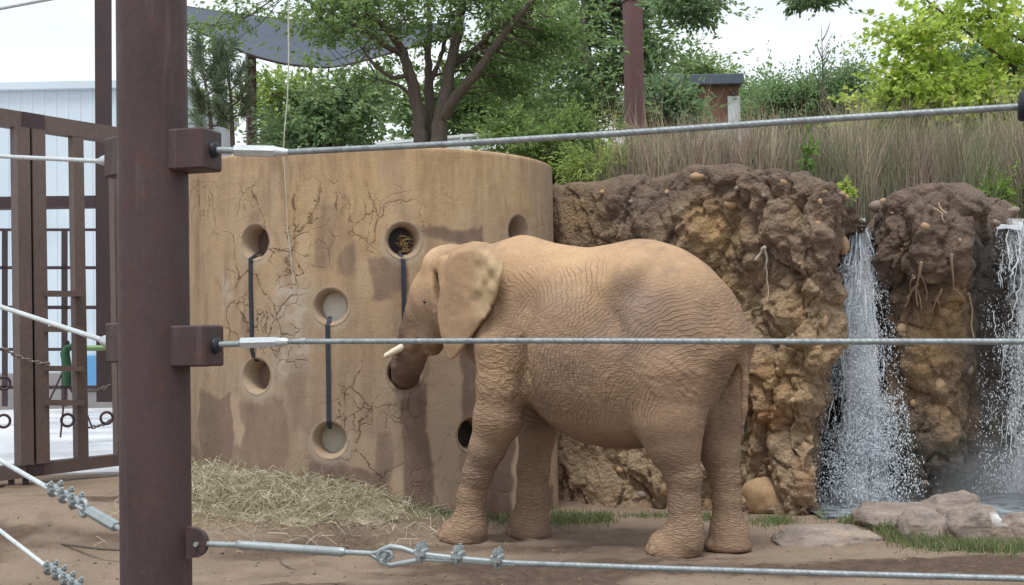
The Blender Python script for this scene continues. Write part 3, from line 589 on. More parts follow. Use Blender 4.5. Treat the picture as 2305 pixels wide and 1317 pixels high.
# ---------------------------------------------------------------- elephant: one body grown from a distance field
E_G = np.array([1.62, 11.58, 0.0]); _a = math.radians(29)
E_F = np.array([-math.cos(_a), math.sin(_a), 0]); E_L = np.array([math.sin(_a), math.cos(_a), 0])   # forward, its right side
def LE(px, py, r):
    d = ray(px, py); t = (r - (CAM - E_G) @ E_L) / (d @ E_L); p = CAM + d * t - E_G; return (float(p @ E_F), r, float(p[2]))
def LW(px, py, y):
    p = P(px, py, y) - E_G; return (float(p @ E_F), float(p @ E_L), float(p[2]))
class Field:
    def __init__(s, lo, hi, h):
        s.lo = np.array(lo, float); s.h = h; s.n = np.ceil((np.array(hi) - s.lo) / h).astype(int) + 1
        s.g = np.full(s.n, 1.0, np.float32); s.ax = [s.lo[k] + h * np.arange(s.n[k]) for k in range(3)]
    def sub(s, lo, hi):
        a = np.clip(np.floor((np.array(lo) - s.lo) / s.h).astype(int), 0, s.n - 1); b = np.clip(np.ceil((np.array(hi) - s.lo) / s.h).astype(int) + 1, 1, s.n)
        sl = tuple(slice(a[k], b[k]) for k in range(3)); return sl, np.meshgrid(*[s.ax[k][sl[k]] for k in range(3)], indexing='ij', sparse=True)
    def join(s, sl, d, k):
        a = s.g[sl]; h = np.clip(.5 + .5 * (a - d) / k, 0, 1); s.g[sl] = (a * (1 - h) + d * h - k * h * (1 - h)).astype(np.float32)
    def carve(s, sl, d, k):
        a = s.g[sl]; h = np.clip(.5 - .5 * (a + d) / k, 0, 1); s.g[sl] = (a * (1 - h) - d * h + k * h * (1 - h)).astype(np.float32)
    def cone(s, a, b, ra, rb, k=.08, sq=None, op='join'):
        a = np.array(a, float); b = np.array(b, float); R_ = max(ra, rb) + k + .03
        sl, (x, y, z) = s.sub(np.minimum(a, b) - R_ * 1.3, np.maximum(a, b) + R_ * 1.3); ba = b - a; l2 = max(ba @ ba, 1e-9)
        t = np.clip(((x - a[0]) * ba[0] + (y - a[1]) * ba[1] + (z - a[2]) * ba[2]) / l2, 0, 1)
        sq = sq or (1, 1, 1)
        d = np.sqrt(((x - a[0] - t * ba[0]) / sq[0]) ** 2 + ((y - a[1] - t * ba[1]) / sq[1]) ** 2 + ((z - a[2] - t * ba[2]) / sq[2]) ** 2) - (ra + t * (rb - ra))
        getattr(s, op)(sl, d, k)
    def chain(s, pts, k=.06, sq=None):
        for (p, q) in zip(pts[:-1], pts[1:]): s.cone(p[:3], q[:3], p[3], q[3], k, sq)
    def ball(s, c, r, k=.08, op='join', yaw=0, tilt=0):
        c = np.array(c, float); r = np.array(r, float); m = r.max() + k + .05; sl, (x, y, z) = s.sub(c - m, c + m)
        x = x - c[0]; y = y - c[1]; z = z - c[2]
        if yaw: x, y = x * math.cos(yaw) + y * math.sin(yaw), -x * math.sin(yaw) + y * math.cos(yaw)
        if tilt: x, z = x * math.cos(tilt) + z * math.sin(tilt), -x * math.sin(tilt) + z * math.cos(tilt)
        k0 = np.sqrt((x / r[0]) ** 2 + (y / r[1]) ** 2 + (z / r[2]) ** 2); k1 = np.sqrt((x / r[0] ** 2) ** 2 + (y / r[1] ** 2) ** 2 + (z / r[2] ** 2) ** 2) + 1e-6
        getattr(s, op)(sl, k0 * (k0 - 1) / k1, k)
    def mesh(s):
        g = s.g; ins = g < 0; n = s.n
        cnt = sum(ins[a:n[0] - 1 + a, b:n[1] - 1 + b, c:n[2] - 1 + c].astype(np.int8) for a in (0, 1) for b in (0, 1) for c in (0, 1))
        act = np.argwhere((cnt > 0) & (cnt < 8)); idx = np.full(n - 1, -1, np.int32); idx[tuple(act.T)] = np.arange(len(act))
        off = [(a, b, c) for a in (0, 1) for b in (0, 1) for c in (0, 1)]
        val = np.stack([g[act[:, 0] + o[0], act[:, 1] + o[1], act[:, 2] + o[2]] for o in off], 1).astype(float); of = np.array(off, float)
        acc = np.zeros((len(act), 3)); num = np.zeros(len(act))
        for i in range(8):
            for j in range(i + 1, 8):
                if sum(abs(np.array(off[i]) - np.array(off[j]))) != 1: continue
                m = (val[:, i] < 0) != (val[:, j] < 0); t = val[:, i] / np.where(m, val[:, i] - val[:, j], 1)
                acc += np.where(m[:, None], of[i] + t[:, None] * (of[j] - of[i]), 0); num += m
        v = s.lo + s.h * (act + acc / num[:, None]); faces = []
        for ax in range(3):
            o1, o2 = [k for k in range(3) if k != ax]
            a = [slice(None)] * 3; b = [slice(None)] * 3; a[ax] = slice(0, -1); b[ax] = slice(1, None)
            e = np.argwhere(ins[tuple(a)] != ins[tuple(b)]); e = e[(e[:, o1] > 0) & (e[:, o2] > 0) & (e[:, o1] < n[o1] - 1) & (e[:, o2] < n[o2] - 1)]
            def cell(d1, d2): c = e.copy(); c[:, o1] -= d1; c[:, o2] -= d2; return idx[tuple(c.T)]
            q = np.stack([cell(1, 1), cell(0, 1), cell(0, 0), cell(1, 0)], 1); flip = ins[tuple(e.T)] ^ (ax == 1)
            q = np.where(flip[:, None], q, q[:, ::-1]); faces.append(q[(q >= 0).all(1)])
        return v, np.concatenate(faces)

ef = Field((-.75, -.95, -.02), (3.62, .95, 2.86), .0125)
# trunk of the body: back line and belly line as seen from the side, half-width along its length
bk = np.array([LE(x, y, 0)[0::2] for x, y in [(1116, 556), (1145, 541), (1181, 529), (1211, 540), (1276, 552), (1328, 558), (1380, 549), (1432, 537), (1477, 540), (1530, 557), (1575, 584), (1614, 620), (1643, 660), (1660, 705), (1668, 745)]])[::-1]
bk = np.concatenate([[(-.47, 1.80)], bk, [(2.25, 2.62), (2.5, 2.5)]])
bl = np.array([(-.47, 1.78), (-.38, 1.68), (-.28, 1.52), (-.15, 1.28), (0, 1.08), (.25, .95), (.48, .87), (.64, .85), (.92, .855), (1.14, .90), (1.34, 1.0), (1.5, 1.12), (1.7, 1.25), (1.95, 1.36), (2.2, 1.6), (2.5, 1.85)])
hw = np.array([(-.5, .06), (-.42, .16), (-.3, .30), (-.1, .45), (.15, .54), (.5, .61), (.9, .65), (1.2, .63), (1.5, .54), (1.8, .47), (2.1, .38), (2.5, .3)])
from numpy import interp
fx = ef.ax[0]; sm = lambda a: np.convolve(np.pad(a, 6, mode='edge'), np.ones(13) / 13, 'valid')
top = sm(interp(fx, bk[:, 0], bk[:, 1])); bot = sm(interp(fx, bl[:, 0], bl[:, 1])); wid = sm(interp(fx, hw[:, 0], hw[:, 1]))
sl, (x, y, z) = ef.sub((-.48, -.95, .7), (2.5, .95, 2.86))
ii = sl[0]; tp = top[ii][:, None, None]; bt = bot[ii][:, None, None]; wd = wid[ii][:, None, None]
# widest a bit below mid-height, narrow ridge on top
cz = bt + (tp - bt) * .44; up = np.maximum(z - cz, 0) / (tp - cz); dn = np.maximum(cz - z, 0) / (cz - bt)
rad = (np.abs(y) / wd) ** 2.0 + up ** 1.55 + dn ** 2.3
d = (np.sqrt(rad) - 1) * np.minimum(wd, (tp - bt) * .42) * .95
capf = np.maximum(-.46 - x, x - 2.45); d = np.maximum(d, capf + 0 * d)
ef.join(sl, d, .02)
# hips, shoulders, neck
ef.ball((.22, -.30, 1.72), (.40, .26, .62), .16); ef.ball((.12, .28, 1.70), (.40, .26, .62), .16)
ef.ball((.48, -.38, 2.34), (.14, .15, .17), .12, tilt=.5); ef.ball((.5, .34, 2.28), (.16, .15, .20), .22)
ef.ball((1.72, -.30, 1.95), (.30, .22, .58), .16, tilt=-.12); ef.ball((1.70, .30, 1.95), (.30, .22, .58), .16)
ef.cone((1.75, 0, 2.2), (2.45, .03, 2.22), .46, .36, .16)
# legs (joint, radius): near hind, far hind, near fore, far fore
ef.chain([(.2, -.30, 1.5, .36), (.20, -.31, 1.12, .29), (.17, -.31, .92, .215), (.10, -.28, .66, .142), (.105, -.27, .45, .124), (.10, -.27, .22, .145)], .07)
ef.chain([(.10, -.27, .24, .14), (.14, -.27, .13, .175), (.20, -.27, .045, .222)], .05, (1.05, .95, 1))
ef.chain([(.05, .26, 1.5, .33), (0, .24, 1.1, .23), (-.03, .22, .84, .17), (-.085, .2, .6, .122), (-.10, .19, .42, .112), (-.10, .19, .22, .132)], .07)
ef.chain([(-.10, .19, .24, .13), (-.11, .19, .12, .165), (-.105, .19, .045, .20)], .05)
ef.chain([(1.76, -.33, 1.75, .27), (1.77, -.34, 1.42, .235), (1.83, -.34, 1.12, .215), (1.95, -.33, .86, .158), (2.07, -.31, .62, .130), (2.145, -.30, .42, .120), (2.16, -.30, .22, .130)], .06)
ef.chain([(2.16, -.30, .24, .13), (2.19, -.30, .12, .175), (2.235, -.30, .045, .215)], .05)
ef.chain([(1.74, .30, 1.7, .26), (1.74, .28, 1.3, .21), (1.755, .26, .95, .168), (1.80, .25, .62, .145), (1.82, .25, .40, .134), (1.83, .25, .2, .15)], .06)
ef.chain([(1.83, .25, .22, .15), (1.85, .25, .11, .185), (1.85, .25, .045, .205)], .05)
# head
ef.ball(LE(1024, 655, .02), (.32, .33, .42), .12, tilt=.25); ef.ball(LE(1004, 594, -.02), (.20, .25, .17), .1); ef.ball(LE(977, 652, .04), (.19, .24, .24), .09, tilt=.6)
ef.ball(LE(1006, 590, -.20), (.13, .10, .13), .07)
ef.cone(LE(962, 652, -.20), LE(950, 690, -.19), .065, .06, .06)                       # brow and cheekbone
ef.cone(LE(978, 690, -.12), LE(972, 755, -.10), .17, .13, .09); ef.cone(LE(975, 740, 0), LE(974, 778, .02), .13, .10, .06)
ef.carve(ef.sub(np.array(LE(972, 655, -.34)) - .3, np.array(LE(972, 655, -.34)) + .3)[0], 1.0, .01) if False else None
tr = [LW(968, 672, 12.86) + (.20,), LW(955, 708, 12.92) + (.18,), LW(940, 745, 13.0) + (.163,), LW(928, 785, 13.08) + (.156,), LW(917, 820, 13.17) + (.150,), LW(913, 840, 13.3) + (.132,), LW(912, 845, 13.5) + (.118,), LW(911, 846, 13.56) + (.10,)]
ef.chain(tr, .06)
ef.cone(LW(942, 750, 12.88), LW(926, 775, 12.9), .075, .062, .05)                     # tusk sheath
# hollows: temple, flank in front of the hip, behind the elbow
ef.ball(np.array(LE(982, 650, -.37)), (.042, .19, .20), .035, 'carve', tilt=-.35)
ef.ball((.68, -.77, 2.06), (.18, .30, .36), .10, 'carve', tilt=-.55); ef.ball((1.40, -.74, 2.20), (.12, .26, .34), .14, 'carve'); ef.ball((1.05, -.40, 1.72), (.42, .255, .46), .14); ef.ball((1.50, -.74, 1.42), (.06, .30, .50), .08, 'carve', tilt=.15)
ef.ball((-.38, .0, 1.30), (.28, .06, .50), .05, 'carve')
# toenails
for (cf, cr, r0_) in ((.20, -.27, .215), (-.105, .19, .195), (2.235, -.30, .208), (1.85, .25, .198)):
    for an in (-.95, -.45, .05, .55): ef.ball((cf + r0_ * math.cos(an) * 1.0, cr + r0_ * math.sin(an), .05), (.03, .042, .045), .015, yaw=an)
for (a_, b_) in (((1172, 775), (1183, 845)), ((1183, 845), (1190, 915)), ((1190, 915), (1200, 945))): ef.cone(LE(*a_, -.56), LE(*b_, -.55), .05, .07, .035, op='carve')
# tail
tl = [LE(1648, 730, 0) + (.08,), LE(1664, 768, -.01) + (.058,), LE(1673, 810, -.02) + (.042,), LE(1677, 860, -.03) + (.032,), LE(1676, 915, -.03) + (.026,), LE(1673, 960, -.03) + (.02,)]
ef.chain(tl, .03)
# ear: a thin leaf of skin, outline on its own curved sheet
_er = lambda f: -.43 - .30 * max(0, 2.36 - f) + .02 * max(0, 2.36 - f) ** 2
EAR = np.array([LE(x, y, _er(LE(x, y, -.50)[0]))[0::2] for x, y in [(1002, 585), (1015, 562), (1038, 548), (1063, 541), (1087, 542), (1108, 551), (1123, 568), (1134, 589), (1136, 607), (1133, 625), (1129, 641), (1119, 668), (1113, 684), (1107, 690), (1108, 698), (1096, 720), (1088, 724), (1078, 738), (1066, 754), (1052, 772), (1038, 788), (1024, 806), (1012, 814), (1002, 808), (996, 785), (990, 755), (985, 723), (984, 690), (990, 655), (1000, 625)]])
sl, (x, y, z) = ef.sub((1.45, -.85, 1.5), (2.6, -.15, 2.75))
fx2 = x[:, 0, 0][:, None] + 0 * z[0, 0][None]; fz2 = z[0, 0][None] + 0 * fx2
d2 = np.full(fx2.shape, 9.0); sgn = np.ones(fx2.shape)
for (a, b) in zip(EAR, np.roll(EAR, -1, 0)):
    e = b - a; wx = fx2 - a[0]; wz = fz2 - a[1]; tt = np.clip((wx * e[0] + wz * e[1]) / (e @ e), 0, 1); d2 = np.minimum(d2, np.hypot(wx - tt * e[0], wz - tt * e[1]))
    c1 = fz2 >= a[1]; c2 = fz2 < b[1]; c3 = e[0] * wz > e[1] * wx; sgn = np.where((c1 & c2 & c3) | (~c1 & ~c2 & ~c3), -sgn, sgn)
d2 = d2 * sgn
back = np.clip(2.36 - fx2, 0, 1)                                                      # distance behind the ear root
rip = vnoise(np.stack([fx2.ravel() * 13, fz2.ravel() * 11, 0 * fx2.ravel()], 1), 3).reshape(fx2.shape)
sheet = -.43 - .30 * back + .02 * back ** 2 - .05 * np.exp(-((back - .22) / .16) ** 2) * sstep(1.9, 2.5, fz2) + .022 * rip * sstep(.28, .6, back) + .05 * sstep(-.10, 0, d2) * sstep(2.3, 2.6, fz2) + .03 * sstep(2.0, 1.6, fz2)
E_SHEET = (fx, sheet)
dd = np.abs(y - sheet[:, None, :]) - (.016 + .012 * sstep(0, -.12, d2))[:, None, :]; d2e = d2[:, None, :] + .012
out = np.sqrt(np.maximum(dd, 0) ** 2 + np.maximum(d2e, 0) ** 2) + np.minimum(np.maximum(dd, d2e), 0) - .006
ef.join(sl, out, .012)
ef.cone(LE(1003, 592, -.36), LE(1000, 640, -.40), .075, .05, .06)                      # thick root of the ear
ef.g[:, :, :2] = np.maximum(ef.g[:, :, :2], .01)                                       # flat soles
ev, efc = ef.mesh()
def vnormals(v, f):
    n = np.zeros_like(v); a = np.cross(v[f[:, 2]] - v[f[:, 0]], v[f[:, 3]] - v[f[:, 1]])
    for k in range(4):
        for c in range(3): n[:, c] += np.bincount(f[:, k], a[:, c], len(v))
    return n / (np.linalg.norm(n, axis=1, keepdims=True) + 1e-9)
for _ in range(2):                                                                     # relax the grid steps
    acc = np.zeros_like(ev); num = np.zeros(len(ev))
    for k in range(4):
        a, b = efc[:, k], efc[:, (k + 1) % 4]
        for c in range(3): acc[:, c] += np.bincount(a, ev[b, c], len(ev)) + np.bincount(b, ev[a, c], len(ev))
        num += np.bincount(a, minlength=len(ev)) + np.bincount(b, minlength=len(ev))
    ev = ev * .5 + .5 * acc / num[:, None]
en = vnormals(ev, efc)
if ((ev - ev.mean(0)) * en).sum() < 0: efc = efc[:, ::-1]; en = -en
f_, r_, z_ = ev.T
leg = sstep(1.05, .8, z_) * sstep(2.6, 2.4, f_); ear = np.zeros(len(ev))
ix = np.clip(((f_ - ef.ax[0][sl[0]][0]) / ef.h).astype(int), 0, sheet.shape[0] - 1); iz = np.clip(((z_ - ef.ax[2][sl[2]][0]) / ef.h).astype(int), 0, sheet.shape[1] - 1)
ear = (sstep(.07, .035, np.abs(r_ - sheet[ix, iz])) * (d2[ix, iz] < .03) * (r_ < -.2) * (z_ > 1.5)).astype(float)
head = np.maximum(sstep(2.35, 2.5, f_), 0)
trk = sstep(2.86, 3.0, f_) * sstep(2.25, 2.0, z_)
body = (1 - leg) * (1 - ear) * (1 - .4 * head)
# folds of skin as real relief
wq3 = ev + .05 * np.stack([fbm(ev * 4, 2, 1), fbm(ev * 4, 2, 2), fbm(ev * 4, 2, 3)], 1)
ang = np.stack([f_ * .8, r_ * .8, z_], 1) + .02 * np.stack([0 * f_, 0 * f_, fbm(ev * 6, 3, 8)], 1) * 3
w1, w2, _c = worley(ang * np.array([4.2, 4.2, 26]), 3); ring = np.minimum((w2 - w1) * 2.2, 1)
jt = np.exp(-((z_ - .62) / .22) ** 2) + .9 * np.exp(-((z_ - .26) / .12) ** 2); jt = np.clip(jt, .25, 1)
rel = leg * (.0052 * jt * (ring - .6))
dirA = np.stack([f_ * .8 + z_ * .6, r_, -f_ * .6 + z_ * .8], 1) + .12 * np.stack([fbm(ev * 2.2, 2, 31), 0 * f_, fbm(ev * 2.2, 2, 32)], 1)
w1, w2, _c = worley(dirA * np.array([8, 11, 27]), 7); crA = np.minimum((w2 - w1) * 2.4, 1)
dirB = np.stack([f_ * .5 - z_ * .86, r_, f_ * .86 + z_ * .5], 1) + .12 * np.stack([fbm(ev * 2.2, 2, 41), 0 * f_, fbm(ev * 2.2, 2, 42)], 1)
w1, w2, _c = worley(dirB * np.array([8, 11, 28]), 9); crB = np.minimum((w2 - w1) * 2.4, 1)
low = sstep(2.55, 2.0, z_) * (.35 + .65 * sstep(-.15, .35, fbm(ev * 1.3, 2, 51)))
rel += body * low * (.0026 * (crA - .6) + .0026 * (crB - .6)) + body * .006 * fbm(ev * 3.2, 3, 61)
armp = np.exp(-(((f_ - 1.62) / .2) ** 2 + ((z_ - 1.45) / .3) ** 2)) + np.exp(-(((f_ + .05) / .22) ** 2 + ((z_ - 1.5) / .35) ** 2))
rel += body * armp * .005 * (crA - .6)
w1, w2, _c = worley(dirA * np.array([3.2, 5, 11]) + 3, 17); bigA = np.minimum((w2 - w1) * 1.8, 1); w1, w2, _c = worley(dirB * np.array([3.0, 5, 10]) + 8, 19); bigB = np.minimum((w2 - w1) * 1.8, 1)
fold = sstep(2.5, 2.1, z_) * sstep(-.1, .35, fbm(ev * 1.1 + 4, 2, 55)); rel += body * fold * (.0065 * (bigA - .65)) + body * sstep(2.3, 1.9, z_) * sstep(-.1, .35, fbm(ev * 1.2 + 9, 2, 57)) * .006 * (bigB - .65)
rel += ear * (.006 * fbm(ev * np.array([6, 3, 9.]), 3, 58) - .004 * ridged(np.stack([f_ * 3 + z_ * 2, r_, z_ * 3 - f_ * 2], 1), 3, 59))
w1, w2, _c = worley(np.stack([f_, r_, z_], 1) * np.array([5, 5, 15.]), 13); rel += trk * .006 * (np.minimum((w2 - w1) * 2, 1) - .6)
# spine ridge, toenail bulges
ev = ev + en * rel[:, None]
wp3 = E_G + ev[:, :1] * E_F + ev[:, 1:2] * E_L + np.stack([0 * f_, 0 * f_, ev[:, 2]], 1)
ground_under = gz(wp3[:, 0], wp3[:, 1]); wp3[:, 2] += .6 * ground_under * sstep(.5, .1, z_)
# skin colour: dust tones, plus a painted flank highlight and trunk shade
nA = fbm(ev * 1.7, 4, 71); nB = fbm(ev * 5.5, 4, 73); nC = fbm(ev * 16, 3, 75)
base = np.array(lin(156, 130, 106)[:3]); warm = np.array(lin(186, 154, 119)[:3]); grey = np.array(lin(130, 110, 97)[:3]); dark = np.array(lin(112, 88, 74)[:3]); blue = np.array(lin(128, 118, 118)[:3])
def mixc(c, k, w): w = np.clip(w, 0, 1)[:, None]; return c * (1 - w) + k * w
col = np.repeat(base[None], len(ev), 0)
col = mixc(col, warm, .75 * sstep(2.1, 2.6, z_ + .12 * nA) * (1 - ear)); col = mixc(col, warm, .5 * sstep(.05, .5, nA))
col = mixc(col, np.array(lin(198, 166, 130)[:3]), .8 * np.exp(-(((f_ - 1.12) / .34) ** 2 + ((z_ - 2.33) / .24) ** 2)) * sstep(-.5, .3, nB)); col = mixc(col, np.array(lin(142, 116, 96)[:3]), .6 * np.exp(-(((f_ - .1) / .4) ** 2 + ((z_ - 1.35) / .4) ** 2)))  # highlight on the upper flank painted into the colour, then a darker thigh
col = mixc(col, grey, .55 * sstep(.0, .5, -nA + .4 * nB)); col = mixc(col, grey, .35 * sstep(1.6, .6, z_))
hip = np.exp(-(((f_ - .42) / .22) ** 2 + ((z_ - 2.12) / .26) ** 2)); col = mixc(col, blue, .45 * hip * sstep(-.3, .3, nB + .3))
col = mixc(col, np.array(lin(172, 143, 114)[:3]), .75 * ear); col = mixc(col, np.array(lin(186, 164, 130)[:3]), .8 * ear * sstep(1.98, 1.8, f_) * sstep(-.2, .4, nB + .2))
col = mixc(col, np.array(lin(98, 80, 72)[:3]), .9 * np.maximum(trk, .6 * sstep(2.78, 2.95, f_) * sstep(2.3, 2.1, z_)) * sstep(-.6, .2, nB + .4)); col = mixc(col, dark, .35 * sstep(.35, .0, nC) * trk)  # shade on trunk and lower face painted in, along with wet skin
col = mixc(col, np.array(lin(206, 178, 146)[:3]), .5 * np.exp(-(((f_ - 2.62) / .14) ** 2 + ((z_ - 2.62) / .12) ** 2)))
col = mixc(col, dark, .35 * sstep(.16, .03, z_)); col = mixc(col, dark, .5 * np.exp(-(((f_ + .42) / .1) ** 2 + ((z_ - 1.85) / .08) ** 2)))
for (cf, cr, r0_) in ((.20, -.27, .215), (-.105, .19, .195), (2.235, -.30, .208), (1.85, .25, .198)):
    for an in (-.95, -.45, .05, .55): col = mixc(col, np.array(lin(176, 154, 130)[:3]), .8 * np.exp(-(((f_ - cf - (r0_ + .025) * math.cos(an)) / .03) ** 2 + ((r_ - cr - (r0_ + .025) * math.sin(an)) / .035) ** 2 + ((z_ - .05) / .035) ** 2)))
col *= (1 + .10 * nC)[:, None]
t = NT('elephant_skin'); tc = t.n('Attribute', attribute_name='lc').outputs['Vector']
wv = t.warp(t.warp(tc, .10, 3.5), .025, 14)
va = t.vor(1, 'DISTANCE_TO_EDGE', t.map((7, 12, 38), (0, .65, 0), wv)); vb = t.vor(1, 'DISTANCE_TO_EDGE', t.map((8, 12, 36), (0, -.95, 0), wv)); vl = t.vor(1, 'DISTANCE_TO_EDGE', t.map((11, 11, 46), (0, 0, 0), wv))
pa = t.math('ADD', t.math('MULTIPLY', t.fac('phA'), 78.0), t.math('ADD', t.math('MULTIPLY', t.noise(2.2, 2, .5, tc), 26.0), t.math('MULTIPLY', t.noise(9, 2, .5, tc), 3.5))); pb = t.math('ADD', t.math('MULTIPLY', t.fac('phB'), 72.0), t.math('ADD', t.math('MULTIPLY', t.noise(2.4, 2, .5, t.map(loc=(7, 1, 3), vec=tc)), 22.0), t.math('MULTIPLY', t.noise(9, 2, .5, t.map(loc=(2, 6, 3), vec=tc)), 3.5)))
line = lambda p_: t.ramp(t.math('ABSOLUTE', t.math('SINE', p_)), (0.0, 0.0), (.22, .6), (.6, 1.0))
la = line(pa); lb = line(pb); ma_ = t.math('MULTIPLY', t.fac('mA'), t.ramp(t.noise(3.4, 3, .6, tc), (.34, .12), (.56, 1.0))); mB_ = t.math('MULTIPLY', t.fac('mB'), t.ramp(t.noise(3.0, 3, .6, t.map(loc=(4, 9, 2), vec=tc)), (.40, .0), (.60, 1.0)))
ca = t.math('MULTIPLY', t.math('SUBTRACT', 1.0, la), ma_); cb_ = t.math('MULTIPLY', t.math('SUBTRACT', 1.0, lb), mB_)
fn = t.vor(75, 'DISTANCE_TO_EDGE', wv)
cre = lambda v: t.ramp(v, (0.0, 0.0), (.06, .55), (.22, 1.0))
mb_ = t.ramp(t.noise(1.6, 3, .5, tc), (.35, .3), (.6, 1.0)); mc_ = t.ramp(t.noise(1.6, 3, .5, t.map(loc=(5, 5, 5), vec=tc)), (.35, .3), (.6, 1.0))
hb = t.math('ADD', t.math('MULTIPLY', cre(va), mb_), t.math('MULTIPLY', cre(vb), mc_)); hb = t.math('SUBTRACT', t.math('MULTIPLY', t.math('MULTIPLY', hb, t.fac('wr')), .7), t.math('MULTIPLY', t.math('ADD', ca, cb_), 1.5))
hl = t.math('MULTIPLY', cre(vl), t.math('MULTIPLY', t.fac('leg'), 1.4))
fine_ = t.math('ADD', t.math('MULTIPLY', t.ramp(fn, (0, 0.0), (.15, 1.0)), .16), t.math('MULTIPLY', t.noise(120, 3, .6, tc), .2))
hgt = t.math('ADD', t.math('ADD', hb, hl), fine_)
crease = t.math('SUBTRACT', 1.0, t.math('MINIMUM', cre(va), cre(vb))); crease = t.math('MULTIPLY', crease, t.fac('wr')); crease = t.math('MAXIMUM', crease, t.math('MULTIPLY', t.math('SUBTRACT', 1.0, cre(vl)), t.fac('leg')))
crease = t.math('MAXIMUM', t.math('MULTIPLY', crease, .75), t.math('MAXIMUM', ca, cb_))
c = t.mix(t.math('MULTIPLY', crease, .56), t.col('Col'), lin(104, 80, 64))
c = t.mix(.3, c, t.ramp(t.noise(38, 5, .7, tc), (.25, .3), (.75, .7)), 'OVERLAY')
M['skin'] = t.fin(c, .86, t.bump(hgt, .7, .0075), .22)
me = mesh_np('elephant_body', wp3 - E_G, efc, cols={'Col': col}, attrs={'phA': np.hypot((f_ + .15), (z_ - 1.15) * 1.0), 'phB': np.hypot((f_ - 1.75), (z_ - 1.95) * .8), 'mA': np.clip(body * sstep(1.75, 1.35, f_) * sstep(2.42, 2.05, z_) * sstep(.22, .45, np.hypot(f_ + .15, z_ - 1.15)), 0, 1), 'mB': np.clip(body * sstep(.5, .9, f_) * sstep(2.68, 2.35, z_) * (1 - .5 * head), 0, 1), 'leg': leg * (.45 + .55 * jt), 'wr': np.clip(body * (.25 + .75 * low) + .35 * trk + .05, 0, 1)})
a = me.attributes.new('lc', 'FLOAT_VECTOR', 'POINT'); a.data.foreach_set('vector', ev.astype(np.float32).ravel())
elephant = thing('elephant', 'dusty brown elephant standing with its trunk in a wall hole', 'elephant', E_G)
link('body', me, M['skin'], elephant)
M['ivory'] = simple_mat('ivory', lin(206, 192, 166), lin(226, 216, 196), 8, .45, .2, .003, fine=40, stretch=(1, 1, 1))
tk = [P(938, 762, 12.93), P(920, 774, 12.94), P(900, 784, 12.95), P(882, 794, 12.95), P(868, 801, 12.94), P(864.5, 803, 12.94)]
under(MB().tube(tk, [.040, .039, .036, .032, .024, .010], 14).build('tusk', M['ivory']), elephant)
t = NT('tail_hair'); M['hair'] = t.fin(lin(86, 70, 60), .7)
mb = MB()
for k in range(70):
    b = P(1676 + rng.uniform(-3, 3), 945 + rng.uniform(-12, 8), 11.2 + .0); b = E_G + np.array(LE(1676 + rng.uniform(-3, 3), 940 + rng.uniform(-20, 15), -.03))[0] * E_F + np.array([0, 0, LE(1676, 940 + rng.uniform(-20, 15), -.03)[2]])
    e = b + np.array([rng.normal(0, .018), rng.normal(0, .018), -rng.uniform(.05, .14)]); mb.tube([b, (b + e) / 2 + rng.normal(0, .006, 3), e], [.0022, .002, .001], 3, False)
under(mb.build('tail_hair', M['hair']), elephant)
M['eye'] = NT('eye').fin((.012, .008, .006, 1), .12, spec=.6)
sxe, sye = proj(wp3); k = np.argsort((sxe - 953) ** 2 + (sye - 680) ** 2)[:30]; k = k[np.argmin(wp3[k, 1])]
v, f = ico(2); o = link('eye', mesh_np('eye', v * np.array([.02, .018, .014]), f), M['eye']); o.location = tuple(wp3[k] + np.array([0, .008, 0])); under(o, elephant)
# ---------------------------------------------------------------- cable fence in the foreground
class VPlane:
    """upright plane through two plan points; hit() gives the point of it on a sight line"""
    def __init__(s, a, b):
        s.a = np.array([a[0], a[1], 0.]); d = np.array([b[0] - a[0], b[1] - a[1], 0.]); s.d = d / np.linalg.norm(d); s.n = np.array([-s.d[1], s.d[0], 0.])
    def hit(s, px, py, off=0.0):
        r = ray(px, py); k = ((s.a - CAM) @ s.n + off) / (r @ s.n); return CAM + r * k
    def scale(s, px, py): return s.hit(px, py)[1] / FP                       # metres per photo pixel there
POST = np.array([X(347, 5.87, 1.9), 5.87]); POSTR = np.array([X(2520, 4.786, 1.9), 4.786]); POSTL = np.array([X(-190, 7.9, 1.9), 7.9])
RUN = VPlane(POST, POSTR); RUNL = VPlane(POSTL, POST)
dR = Vector(tuple(RUN.d)); dL = Vector(tuple(-RUNL.d))
